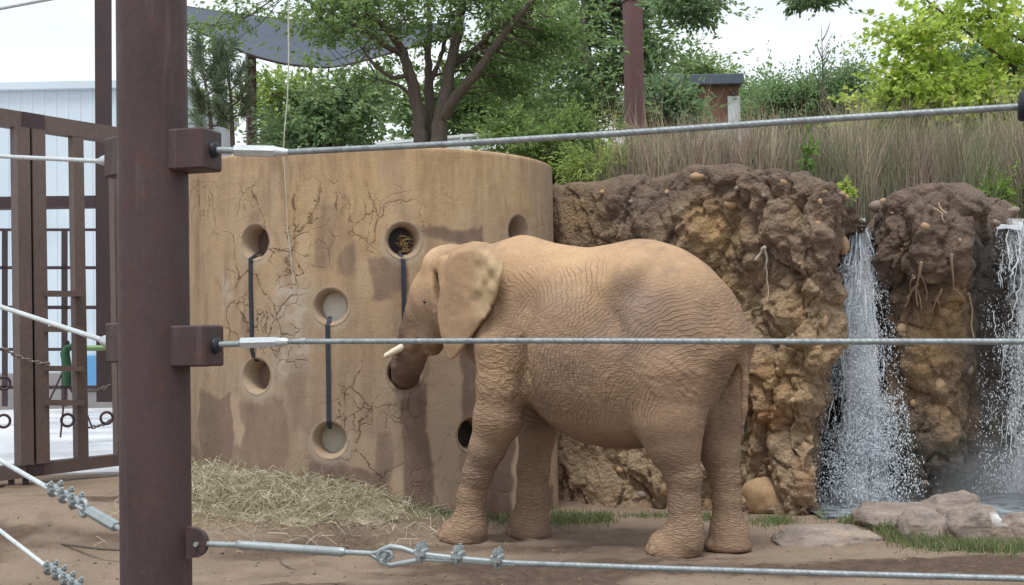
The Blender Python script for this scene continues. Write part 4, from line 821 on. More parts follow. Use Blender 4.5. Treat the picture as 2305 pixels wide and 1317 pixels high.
def fence_post(p, label, sides, hi=3.6):
    root = thing('fence_post', label, 'post', (p[0], p[1], 0), 'steel posts of the cable fence')
    n = 48; zs = list(np.linspace(-.3, hi, 40)); mb = MB(); mb.tube([(p[0], p[1], z) for z in zs], .150, n); under(mb.build('pipe', M['rust']), root)
    cap = MB(); cap.tube([(p[0], p[1], hi), (p[0], p[1], hi + .02), (p[0], p[1], hi + .035)], [.156, .156, .12], n); under(cap.build('cap', M['rust']), root)
    for (d, z, kind) in sides:
        if kind == 'box':
            m = axes(d); c = Vector((p[0], p[1], z)) + d * .19
            b = MB().box(c, (.20, .165, .175), m, .008).build('bracket', M['rust']); under(b, root)
            e = Vector((p[0], p[1], z)) + d * .29
            g = MB().tube([e - d * .01, e + d * .006, e + d * .02, e + d * .024], [.036, .036, .03, .02], 20).build('bushing', M['rubber']); under(g, b)
        else:
            m = axes(d); mb = MB(); e = Vector((p[0], p[1], z)); v = []; N = 16
            prof = [(.12, -.075), (.12, .075)] + [(.185 + .062 * math.cos(a), .062 * math.sin(a)) for a in np.linspace(math.pi / 2, -math.pi / 2, N)]
            for s in (-.014, .014): v += [tuple(e + m @ Vector((x, s, y))) for (x, y) in prof]
            L = len(prof); mb.add(v, [tuple(range(L - 1, -1, -1)), tuple(range(L, 2 * L))] + [(i, (i + 1) % L, L + (i + 1) % L, L + i) for i in range(L)])
            under(mb.build('lug', M['rust']), root)
    return root
zt = RUN.hit(480, 337)[2]; zm = RUN.hit(485, 778)[2]; zb = RUN.hit(452, 1222)[2]
zl = [RUNL.hit(258, y)[2] for y in (363, 772, 1190)]
fence_post(POST, 'thick round rusty brown steel post in the left foreground', [(dR, zt, 'box'), (dR, zm, 'box'), (dR, zb, 'lug'), (dL, zl[1], 'box'), (dL, zl[0], 'box')])
# wire rope: helical strands as relief
t = NT('wire_rope'); lay = t.n('TexWave', Vector=t.map((1, 1, 1), (0, 0, .0)), Scale=38.0, Distortion=.6, Detail=1.0); lay.bands_direction = 'DIAGONAL'
a = t.noise(30, 3, .6); c = t.ramp(a, (.3, lin(112, 120, 124)), (.7, lin(146, 154, 158)))
M['rope'] = t.fin(c, .5, t.bump(lay.outputs['Fac'], .2, .002), .45, .3)
t = NT('wire_rope_new'); c = t.ramp(t.noise(30, 3, .6), (.3, lin(176, 184, 188)), (.7, lin(204, 210, 214))); M['rope_light'] = t.fin(c, .45, None, .45, .2)
def cable_thing(label): return thing('fence_cable', label, 'cable', (POST[0], POST[1], 1.0), 'cables of the elephant fence')
def cyl(root, name, pl, pts, rad, mat, n=16, parent=None, sq=None):
    q = [pl.hit(x, y) for (x, y) in pts]; o = MB().tube(q, rad, n, squash=sq).build(name, M[mat]); return under(o, parent or root)
def hexbody(root, pl, a, b, r, mat='bright_steel'):
    A, B = pl.hit(*a), pl.hit(*b); d = (B - A); L = np.linalg.norm(d); d = d / L
    pts = [A, A + d * .008, B - d * .008, B]; o = MB().tube(pts, [r * .8, r, r, r * .8], 6, smooth=False).build('turnbuckle', M[mat]); return under(o, root)
def rope_line(root, pl, pts, r, mat='rope', n=12, name='wire_rope'):
    q = [pl.hit(x, y) for (x, y) in pts]; qq = []
    for a, b in zip(q[:-1], q[1:]): qq += [a + (b - a) * k / 6 for k in range(6)]
    qq.append(q[-1]); return under(MB().tube(qq, r, n).build(name, M[mat]), root)
def clip(root, pl, px, py, ang, r, s=1.0, mat='galv'):
    """U-bolt wire rope clip: saddle, bolt, two nuts"""
    c = Vector(tuple(pl.hit(px, py))); d = Vector(tuple(pl.d)); d = (d * math.cos(ang) + Vector((0, 0, 1)) * math.sin(ang)).normalized()
    nrm = Vector(tuple(pl.n)); nrm = nrm if nrm.y < 0 else -nrm; up = d.cross(nrm); up = up if up.z > 0 else -up
    m = Matrix((d, nrm, up)).transposed()
    o = MB().box(c + up * (.6 * r), (.034 * s, .052 * s, .024 * s), m, .004).build('clip', M[mat]); under(o, root)
    ub = MB(); pts = [c + nrm * (k * .02 * s) + up * z for (k, z) in ((1, .042 * s), (1, .0))] + [c + nrm * (.02 * s * math.cos(a)) - up * (.02 * s * math.sin(a) + .006) for a in np.linspace(.2, math.pi - .2, 7)] + [c + nrm * (-.02 * s) + up * z for z in (0, .042 * s)]
    ub.tube(pts, .006 * s, 8); under(ub.build('u_bolt', M[mat]), o)
    for k in (-1, 1):
        b = c + nrm * (k * .02 * s) + up * (.6 * r + .012 * s); under(MB().tube([b, b + up * .014 * s], .0115 * s, 6, smooth=False).build('nut', M[mat]), o)
ct = cable_thing('steel cable rising to the right, top wire of the right fence run')
cyl(ct, 'rod', RUN, [(480, 338), (530, 339)], .0145, 'galv'); hexbody(ct, RUN, (527, 339), (622, 341), .026)
cyl(ct, 'sleeve', RUN, [(622, 341), (640, 342.5), (650, 343)], [.020, .016, .013], 'bright_steel')
rope_line(ct, RUN, [(640, 343), (1000, 325), (1400, 300), (1800, 272), (2300, 240), (2420, 233)], .0128)
cyl(ct, 'stopper', RUN, [(2292, 240), (2296, 240), (2312, 239)], [.045, .054, .054], 'rubber', 20)
cm = cable_thing('level steel cable crossing in front of the elephant')
cyl(cm, 'rod', RUN, [(484, 776), (545, 774)], .0125, 'galv'); hexbody(cm, RUN, (541, 772), (624, 770), .025)
cyl(cm, 'sleeve', RUN, [(624, 770), (642, 769.5), (650, 769)], [.019, .017, .0105], 'bright_steel'); cyl(cm, 'collar', RUN, [(678, 768), (690, 768)], [.0135, .0135], 'galv')
rope_line(cm, RUN, [(645, 769), (1200, 767), (1800, 769), (2440, 769)], .0112)
cb = cable_thing('lowest steel cable with clamp clips running past elephant feet')
e = RUN.hit(447, 1224); q = RUN.hit(536, 1227)
eye = MB(); eye.torus(e, RUN.n, .020, .009, 20, 8); eye.tube([e + RUN.d * .02, e + RUN.d * .05, q], [.011, .012, .012], 12); under(eye.build('eye_rod', M['galv']), cb)
under(MB().tube([e - RUN.n * .028, e + RUN.n * .028], .010, 12).build('pin', M['galv']), cb)
cyl(cb, 'turnbuckle', RUN, [(533, 1226), (538, 1226.5), (545, 1227), (762, 1242), (768, 1242.5), (777, 1243)], [.014, .020, .0185, .0185, .021, .015], 'galv', 18)
cyl(cb, 'rod', RUN, [(775, 1243), (838, 1246)], .011, 'galv')
c = RUN.hit(868, 1250); th_ = MB(); th_.tube([RUN.hit(832, 1247), RUN.hit(846, 1244), RUN.hit(862, 1238), RUN.hit(880, 1242), RUN.hit(884, 1252), RUN.hit(872, 1262), RUN.hit(856, 1262), RUN.hit(842, 1252), RUN.hit(832, 1247)], .0095, 10, False); under(th_.build('eye', M['galv']), cb)
under(MB().tube([c - RUN.n * .03, c + RUN.n * .03], .0115, 12).build('pin', M['galv']), cb)
lp = MB(); lp.tube([RUN.hit(*p) for p in [(1160, 1268), (1040, 1258), (960, 1249), (930, 1243), (905, 1234), (880, 1230), (858, 1238), (850, 1250), (858, 1266), (880, 1272), (915, 1266), (950, 1259), (1040, 1262), (1160, 1271)]], .0112, 10); under(lp.build('rope_loop', M['galv']), cb)
rope_line(cb, RUN, [(955, 1254), (1160, 1268), (1500, 1280), (1900, 1292), (2305, 1303), (2440, 1307)], .0115)
for (x, y) in ((948, 1249), (1031, 1255), (1119, 1263)): clip(cb, RUN, x, y, -.06, .018, 1.25)
# left run, climbing away from the post
c1 = cable_thing('pale upper cable ending in a ferrule left of the post, across gate top')
rope_line(c1, RUNL, [(-190, 344), (0, 352), (228, 363)], .0105, 'rope_light'); cyl(c1, 'ferrule', RUNL, [(222, 363), (232, 362), (251, 360), (254, 360)], [.012, .022, .030, .024], 'bright_steel')
c2 = cable_thing('pale cable slanting down to a ferrule at the post bracket, across the gate')
rope_line(c2, RUNL, [(-190, 627), (0, 690), (238, 768)], .0125, 'rope_light'); cyl(c2, 'ferrule', RUNL, [(228, 765), (238, 768), (254, 772), (266, 775)], [.014, .028, .030, .022], 'bright_steel')
c3 = cable_thing('pale cable with clamp clips and turnbuckle slanting down to left of post')
rope_line(c3, RUNL, [(-190, 920), (0, 1036), (110, 1100), (190, 1146)], .0125, 'rope_light'); rope_line(c3, RUNL, [(105, 1092), (190, 1140)], .0105, 'galv', name='rope_tail')
for (x, y) in ((122, 1104), (146, 1118), (169, 1131)): clip(c3, RUNL, x, y, -.5, .016, 1.25)
e = RUNL.hit(188, 1143); o = MB(); o.torus(e, RUNL.n, .036, .012, 20, 8); under(o.build('thimble', M['galv']), c3)
hexbody(c3, RUNL, (200, 1150), (262, 1186), .026, 'galv'); cyl(c3, 'rod', RUNL, [(255, 1182), (300, 1207)], .013, 'galv')
c4 = cable_thing('pale lowest left cable with bunched clips at bottom left corner')
rope_line(c4, RUNL, [(-190, 1050), (0, 1195), (105, 1276), (200, 1345), (300, 1418)], .0115, 'rope_light')
for (x, y) in ((112, 1281), (130, 1293), (150, 1307), (168, 1320)): clip(c4, RUNL, x, y, -.55, .016, 1.2)
c5 = cable_thing('pale cable crossing the top left corner of the sky')
rope_line(c5, RUNL, [(-190, 54), (0, 19), (110, -2), (300, -36)], .0095, 'rope_light')
# ground anchors outside the picture keep the runs standing
fence_post(POSTR, 'rusty steel post at the far right end of the cable fence', [(-dR, RUN.hit(2330, 238.5)[2], 'box')])
fence_post(POSTL, 'rusty steel post at the far left end of the cable fence', [])
# ---------------------------------------------------------------- gate, steel frames, yard and barn on the left
def slab(pl, quad, th, off=0.0):
    """flat bar: four photo-space corners on an upright plane, thickness th away from the camera"""
    mb = MB(); n = pl.n if pl.n[1] > 0 else -pl.n; a = [pl.hit(x, y, off) for (x, y) in quad]; b = [p + n * th for p in a]; k = len(a)
    return mb.add(a + b, [tuple(range(k)), tuple(range(2 * k - 1, k - 1, -1))] + [(i, k + i, k + (i + 1) % k, (i + 1) % k) for i in range(k)])
GP = VPlane((X(0, 14.5, 2), 14.5), (X(265, 15.5, 2), 15.5))
gate = thing('gate', 'brown steel gate with thick upright bars left of the post', 'gate', GP.hit(130, 1060))
def gbar(name, quad, th=.13, off=0., mat='steel_brown', parent=None, root=None): return under(slab(GP, quad, th, off).build(name, M[mat]), parent or root or gate)
top_y = lambda x: 243 + x * .163; tb_y = lambda x: 281 + x * .150; bt_y = lambda x: 1050 - x * .100; bb_y = lambda x: 1083 - x * .128
gbar('top_rail', [(-260, top_y(-260)), (268, top_y(268)), (268, tb_y(268)), (-260, tb_y(-260))], .16)
gbar('bottom_rail', [(-260, bt_y(-260)), (290, bt_y(290)), (290, bb_y(290)), (-260, bb_y(-260))], .16)
for (a, b, th) in ((-190, -150, .12), (-66, -40, .12), (164, 188, .11), (254, 292, .11)):
    gbar('upright', [(a, tb_y(a) - 1), (b, tb_y(b) - 1), (b + 12, bt_y(b) + 1), (a + 12, bt_y(a) + 1)], th, .004)
gbar('upright', [(38, tb_y(38) - 3), (67, tb_y(67) - 3), (77, bt_y(67) + 3), (48, bt_y(48) + 3)], .16, -.05); gbar('upright', [(73, tb_y(73) - 3), (102, tb_y(102) - 3), (113, bt_y(113) + 3), (84, bt_y(84) + 3)], .03, -.05)
gbar('dark_gap_strip', [(66, tb_y(66)), (74, tb_y(74)), (85, bt_y(80)), (76, bt_y(70))], .02, .06, 'rubber')  # black strip painting in the dark gap between the two uprights
gbar('joint_plate', [(52, 251), (100, 259), (100, 293), (52, 286)], .02, -.024, 'dark_steel'); gbar('joint_plate', [(62, 1041), (98, 1037), (100, 1066), (64, 1070)], .02, -.022, 'dark_steel')
for y in (654, 734, 823, 900): gbar('rung', [(104, y), (190, y + 1), (190, y + 13), (104, y + 13)], .18, -.10)
for x in (24, 56): gbar('foot_peg', [(x, 1072), (x + 9, 1072), (x + 9, 1108), (x, 1108)], .06, .04, 'dark_steel')
def chain(label, pts, r=.010, L=.052):
    root = thing('chain', label, 'chain', pts[0], 'chains on the gate'); tot = 0; pts = [Vector(tuple(p)) for p in pts]; seq = []
    for a, b in zip(pts[:-1], pts[1:]):
        n = max(1, int((b - a).length / (L * .72)))
        seq += [(a.lerp(b, (k + .5) / n), (b - a).normalized()) for k in range(n)]
    for i, (c, d) in enumerate(seq):
        s = d.cross(Vector((0, -1, .2))).normalized(); s = s if i % 2 else d.cross(s).normalized(); q = []
        for a in np.linspace(0, 2 * math.pi, 11): q.append(c + d * (L / 2 * math.cos(a)) + s * (L * .30 * math.sin(a)))
        under(MB().tube(q, r, 5, False).build('chain_link', M['galv_dark']), root)
M['galv_dark'] = simple_mat('weathered_steel', lin(118, 112, 110), lin(146, 138, 134), 10, .5, .2, .002, metal=.3, fine=80)
def sag(a, b, s, n=6): return [np.array(a) + (np.array(b) - np.array(a)) * t_ + np.array([0, 0, -s * 4 * t_ * (1 - t_)]) for t_ in np.linspace(0, 1, n)]
chain('rusty chain stretched across the two middle gate uprights', sag(GP.hit(6, 783, -.13), GP.hit(112, 819, -.13), .04))
chain('slack chain hanging low between the right gate uprights', sag(GP.hit(193, 962, .05), GP.hit(250, 944, .05), .03))
chain('chain hanging at mid height between the right gate uprights', sag(GP.hit(195, 880, .3), GP.hit(250, 866, .3), .02))
for (x, y) in ((8, 863), (8, 948), (152, 946), (240, 941)):
    o = MB(); o.torus(GP.hit(x, y, -.06), tuple(GP.n + np.array([.35, 0, 0])), .066, .015, 18, 8); under(o.build('ring', M['dark_steel']), gate)
# tall steel frame behind the gate
def upright_frame(name, label, cat, pl, bars, mat, th, group=None):
    root = thing(name, label, cat, pl.hit(bars[0][1][0][0], 900), group)
    for (nm, q) in bars: under(slab(pl, q, th).build(nm, M[mat]), root)
    return root
FP1 = VPlane((X(0, 17.6, 2), 17.6), (X(250, 18.0, 2), 18.0)); B = lambda x0, y0, x1, y1: [(x0, y0), (x1, y0), (x1, y1), (x0, y1)]
upright_frame('steel_frame', 'tall dark brown steel frame standing behind the gate', 'frame', FP1, [('column', [(212, -160), (251, -160), (254, 905), (217, 905)]), ('beam', [(-260, 446), (216, 440), (216, 466), (-260, 474)]), ('beam', [(251.5, 440), (330, 438), (330, 464), (251.5, 466)]), ('column', B(-235, -160, -262, 920))], 'dark_steel', .22)
FP2 = VPlane((X(0, 20.5, 2), 20.5), (X(250, 20.9, 2), 20.9))
upright_frame('mesh_panel', 'dark square-grid steel panel in front of the barn', 'panel', FP2, [('bar', B(-60, 514, 330, 520)), ('bar', B(-60, 599, 330, 606)), ('bar', B(-60, 688, 330, 696)), ('bar', B(-60, 783, 330, 790)), ('bar', B(-60, 868, 330, 876)), ('post', B(4, 520.5, 17, 915)), ('post', B(138, 520.5, 152, 915))], 'dark_steel', .05)
# green pump stand seen through the bars
M['green'] = simple_mat('green_paint', lin(44, 78, 58), lin(58, 96, 72), 8, .5, .2, .003, fine=40); M['pale_green'] = simple_mat('pale_green_paint', lin(112, 150, 96), lin(132, 168, 112), 8, .5, .2, .003)
pump = thing('pipe_stand', 'green metal pipe stand with thin legs behind the gate ladder', 'pipe stand', P(150, 1010, 17.0))
g_ = lambda x, y: P(x, y, 17.0)
under(MB().tube([g_(151, 868), g_(150, 820), g_(146, 795), g_(152, 782), g_(168, 778)], [.055, .06, .06, .05, .035], 12).build('pump_body', M['green']), pump)
under(MB().tube([g_(168, 780), g_(195, 783), g_(245, 783)], .032, 12).build('arm', M['pale_green']), pump)
under(MB().tube([g_(150, 790), g_(148, 768)], [.03, .045], 10).build('valve', M['dark_steel']), pump)
for (a, b) in (((148, 860), (136, 985)), ((140, 840), (112, 900)), ((195, 930), (208, 965)), ((152, 865), (196, 940))): under(MB().tube([g_(*a), g_(*b)], .012, 6).build('leg', M['dark_steel']), pump)
# concrete yard
t = NT('wet_concrete'); n1_ = t.noise(.7, 5, .6); n2_ = t.noise(8, 4, .6)
M['concrete'] = t.fin(t.mix(.3, t.ramp(n1_, (.35, lin(176, 178, 182)), (.65, lin(214, 216, 220))), t.ramp(n2_, (.3, lin(160, 160, 164)), (.7, lin(224, 224, 228)))), t.ramp(n1_, (.4, .25), (.65, .6)), t.bump(n2_, .15, .004), .5)
mb = MB(); z0 = .385; mb.add([(-40, 15.9, z0), (-3.75, 15.9, z0), (-3.75, 60, z0), (-40, 60, z0), (-40, 15.9, -.2), (-3.75, 15.9, -.2), (-3.75, 60, -.2), (-40, 60, -.2)], [(0, 1, 2, 3), (0, 4, 5, 1), (1, 5, 6, 2), (2, 6, 7, 3), (3, 7, 4, 0)])
tag(mb.build('concrete_yard', M['concrete']), kind='structure')
# barn
BD = 34.0; bz0 = .39; bzt = float(P(100, 187, BD)[2]); bxa, bxb = X(-330, BD, 3), X(415, BD, 3)
t = NT('white_siding'); n1_ = t.noise(.5, 4, .6); M['siding'] = t.fin(t.ramp(n1_, (.3, lin(186, 199, 211)), (.7, lin(202, 213, 223))), .45, None, .4)
barn = thing('barn', 'large pale metal sided barn behind the gate', 'building', ((bxa + bxb) / 2, BD, bz0))
nr = int((bxb - bxa) / .3); v = []; f = []
for i in range(nr + 1):
    for (dx, dy) in ((0, 0), (.22, 0), (.235, -.012), (.285, -.012)):
        x = bxa + i * .3 + dx; v += [(x, BD + dy, bz0 + .9), (x, BD + dy, bzt - .2)]
f = [(2 * i, 2 * i + 2, 2 * i + 3, 2 * i + 1) for i in range(len(v) // 2 - 1)]
under(MB().add(v, f).build('wall', M['siding']), barn)
under(MB().box(((bxa + bxb) / 2, BD + 3, bzt - .08), (bxb - bxa + .4, 6.3, .22), None, .02).build('roof_edge', M['siding']), barn)
under(MB().box(((bxa + bxb) / 2, BD + .12, bz0 + .40), (bxb - bxa, .3, .98), None, .02).build('base_wall', simple_mat('barn_base', lin(120, 116, 118), lin(142, 138, 138), 2, .8, .3, .01)), barn)
xa, xb = X(190, BD - .1, 2), X(290, BD - .1, 2); za, zb_ = P(200, 868, BD)[2], P(200, 800, BD)[2]
under(MB().box(((xa + xb) / 2, BD - .08, (za + zb_) / 2), (xb - xa, .08, zb_ - za), None, .01).build('blue_panel', simple_mat('blue_paint', lin(84, 140, 186), lin(104, 158, 200), 2, .5, .2, .003)), barn)
for xs in (-200, 40, 130): pass
under(MB().box((bxb - .05, BD + 3, (bz0 + bzt) / 2), (.1, 6, bzt - bz0 - .3)).build('side_wall', M['siding']), barn)

# ---------------------------------------------------------------- shade sail and posts behind the wall
SD = 26.0
sail_post_mat = M['rust2'] = simple_mat('plum_brown_steel', lin(92, 66, 68), lin(112, 82, 82), 2, .6, .2, .004, stretch=(1, 1, .3))
def square_post(px0, px1, ytop, ybot, d, label, cat='post', grp=None):
    w = (px1 - px0) * d / FP; zt_, zb2 = P(px0, ytop, d)[2], P(px0, ybot, d)[2]; x = X((px0 + px1) / 2, d, (zt_ + 4) / 2)
    root = thing('sail_post', label, cat, (x, d, zb2), grp)
    from mathutils import Euler
    under(MB().box((x, d, (zt_ + zb2) / 2), (w * .80, w * .80, zt_ - zb2), Euler((0, 0, .35)).to_matrix(), .015).build('column', sail_post_mat), root); under(MB().box((x, d, zt_ + .02), (w * .9, w * .9, .04), Euler((0, 0, .35)).to_matrix(), .01).build('cap_plate', sail_post_mat), root)
    return root
square_post(1406, 1450, 4, 420, 21.0, 'thick plum brown square steel post rising from dry grass')
square_post(553, 580, 118, 400, SD - .6, 'slim brown steel post under the shade sail edge')
M['sail'] = simple_mat('slate_shade_cloth', lin(72, 80, 92), lin(84, 92, 104), 3, .85, .25, .004, fine=160)
topc = [(300, -8, 25), (420, 12, 25), (520, 26, 25.5), (650, 40, 26), (800, 48, 27), (930, 50, 28), (1060, 50, 29)]; botc = [(300, -8, 22), (420, 56, 22.5), (490, 92, 22.8), (560, 126, 23), (640, 148, 23.5), (760, 156, 24.5), (1060, 60, 26)]
T_ = np.array([P(*a) for a in topc]); B_ = np.array([P(*a) for a in botc]); net = np.stack([T_, T_ * .67 + B_ * .33 - [0, 0, .18], T_ * .33 + B_ * .67 - [0, 0, .18], B_]); g = upsample(net, 60, 24, 1); gf_ = grid_faces(24, 60); N = g.reshape(-1, 3); N2 = N + np.array([0, 0, .012])
bd = np.concatenate([np.arange(60), np.arange(1, 24) * 60 + 59, 23 * 60 + np.arange(58, -1, -1), np.arange(22, 0, -1) * 60]); sk = np.stack([bd, np.roll(bd, -1), np.roll(bd, -1) + len(N), bd + len(N)], 1)
sail = thing('shade_sail', 'dark slate shade sail stretched behind the tree', 'shade sail', N.mean(0)); under(link('cloth', mesh_np('cloth', np.concatenate([N, N2]), [gf_[:, ::-1], gf_ + len(N), sk]), M['sail']), sail)
under(MB().tube(list(g[0]), .022, 6).build('edge_cable', M['dark_steel']), sail); under(MB().tube(list(g[-1]), .022, 6).build('edge_cable', M['dark_steel']), sail)
# small building with flat dark roof, beyond the grass
KD = 44.0
def box_px(name, root, px0, py0, px1, py1, d, dep, mat, bev=.02):
    a = P(px0, py0, d); b = P(px1, py1, d); return under(MB().box(((a[0] + b[0]) / 2, d + dep / 2, (a[2] + b[2]) / 2), (abs(b[0] - a[0]), dep, abs(a[2] - b[2])), None, bev).build(name, M[mat] if isinstance(mat, str) else mat), root)
hut = thing('small_building', 'small brown clad building with flat dark roof beyond the dry grass', 'building', P(1620, 330, KD))
M['clad'] = simple_mat('brown_cladding', lin(100, 74, 62), lin(120, 90, 76), 1.2, .7, .3, .01, stretch=(4, 4, .4)); M['roofdark'] = simple_mat('dark_roof', lin(70, 78, 92), lin(86, 94, 108), 2, .6, .2, .01); M['pale_panel'] = simple_mat('pale_panel', lin(176, 186, 190), lin(198, 206, 208), 2, .6, .2, .01)
box_px('wall', hut, 1535, 188, 1668, 400, KD, 4, 'clad'); box_px('roof', hut, 1500, 168, 1675, 188, KD - .35, 4.8, 'roofdark'); box_px('door', hut, 1638, 216, 1670, 380, KD - .08, .1, 'pale_panel', .01); box_px('wall_lamp', hut, 1648, 203, 1658, 213, KD - .2, .2, 'dark_steel', .01)
ww = thing('garden_wall', 'low white wall half hidden in the dry grass', 'wall', P(1640, 330, 34)); box_px('wall_block', ww, 1545, 287, 1700, 360, 34, .3, 'pale_panel'); box_px('coping', ww, 1540, 282, 1705, 287, 33.95, .42, 'pale_panel')
kiosk = thing('low_building', 'low brick building with grey roof edge behind the shrubs', 'building', P(650, 400, 40)); M['brick'] = simple_mat('brick_far', lin(132, 92, 82), lin(152, 108, 96), 3, .8, .3, .01)
box_px('wall', kiosk, 585, 262, 720, 420, 40, 4, 'brick'); box_px('roof', kiosk, 578, 249, 730, 262, 39.7, 4.8, 'roofdark'); box_px('skylight', kiosk, 608, 234, 672, 249, 41, 2, 'pale_panel')
for x in range(4): box_px('window', kiosk, 600 + 30 * x, 272, 622 + 30 * x, 290, 39.95, .1, 'roofdark', .01)
# white greenhouse-like roof edge behind the tree stems
gh = thing('white_walkway', 'white framed walkway roof behind the tree stems', 'walkway', P(980, 360, 23)); WG = VPlane((X(850, 23.0, 4), 23.0), (X(1100, 21.5, 4), 21.5))
M['white_paint'] = simple_mat('white_paint', lin(206, 212, 216), lin(224, 228, 230), 4, .5, .1, .003)
under(slab(WG, [(845, 320), (1105, 297), (1105, 303), (845, 326)], .06).build('rail', M['white_paint']), gh); under(slab(WG, [(845, 340), (1105, 330), (1105, 338), (845, 348)], .06).build('rail', M['white_paint']), gh)
for x in (860, 890, 925, 958, 1000, 1036, 1072): under(slab(WG, [(x, 318 - (x - 845) * .088), (x + 5, 318 - (x - 845) * .088), (x + 5, 345 - (x - 845) * .04), (x, 345 - (x - 845) * .04)], .05, .005).build('baluster', M['white_paint']), gh)
under(slab(WG, [(845, 327), (1105, 304), (1105, 329), (845, 339)], .02, .03).build('panel', M['pale_panel']), gh)
# ---------------------------------------------------------------- trees, shrubs, reeds
M['leaf'] = leaf_mat('leaves'); M['leaf_thin'] = leaf_mat('thin_leaves', .5, .5); M['needle'] = leaf_mat('needles', .5, .2); M['blade'] = leaf_mat('grass_blades', .7, .35, 0.0); M['straw'] = leaf_mat('straw_blades', .8, .4, 0.0)
t = NT('bark'); b1 = t.noise(3, 5, .65, t.map((6, 6, .7))); b2 = t.noise(40, 4, .7, t.map((2, 2, .5)))
M['bark'] = t.fin(t.mix(.4, t.ramp(b1, (.3, lin(78, 70, 66)), (.7, lin(112, 102, 94))), t.ramp(b2, (.3, lin(60, 54, 50)), (.7, lin(134, 124, 114)))), .9, t.bump(t.math('ADD', b1, b2), .8, .02), .2)
def pal(rng_, n, cols, jit=.18):
    c = np.array([k[:3] for k in cols]); i = rng_.integers(0, len(c), n); j = rng_.integers(0, len(c), n); w = rng_.random(n)[:, None]
    o = c[i] * w + c[j] * (1 - w); return np.clip(o * (1 + jit * rng_.normal(0, 1, (n, 1))), .004, .9)
def leaf_mesh(name, pos, dirs, L, Wd, cols, nrm=None, fold=.25, r=rng):
    """each leaf: a folded pointed blade of two quads-as-triangles"""
    n = len(pos); d = dirs / (np.linalg.norm(dirs, axis=1, keepdims=True) + 1e-9)
    up = nrm if nrm is not None else r.normal(0, 1, (n, 3)) * .6 + np.array([0, 0, 1.])
    s = np.cross(d, up); s /= np.linalg.norm(s, axis=1, keepdims=True) + 1e-9; u = np.cross(s, d)
    L = np.asarray(L).reshape(-1, 1) * np.ones((n, 1)); Wd = np.asarray(Wd).reshape(-1, 1) * np.ones((n, 1))
    a = pos; m = pos + d * L * .45; b = pos + d * L - u * L * .12
    l = m + s * Wd * .5 + u * Wd * fold; q = m - s * Wd * .5 + u * Wd * fold
    v = np.stack([a, l, b, q], 1).reshape(-1, 3); i = np.arange(n)[:, None] * 4
    f = np.concatenate([i + np.array([[0, 2, 1]]), i + np.array([[0, 3, 2]])])
    return mesh_np(name, v, f, False, cols={'Col': np.repeat(cols, 4, 0)})
def curve(a, b, bend, n=5):
    a = np.array(a); b = np.array(b); L = np.linalg.norm(b - a); off = rng.normal(0, bend * L, 3)
    return [a + (b - a) * t_ + off * math.sin(math.pi * t_) + np.array([0, 0, -.05 * L * math.sin(math.pi * t_)]) for t_ in np.linspace(0, 1, n)]
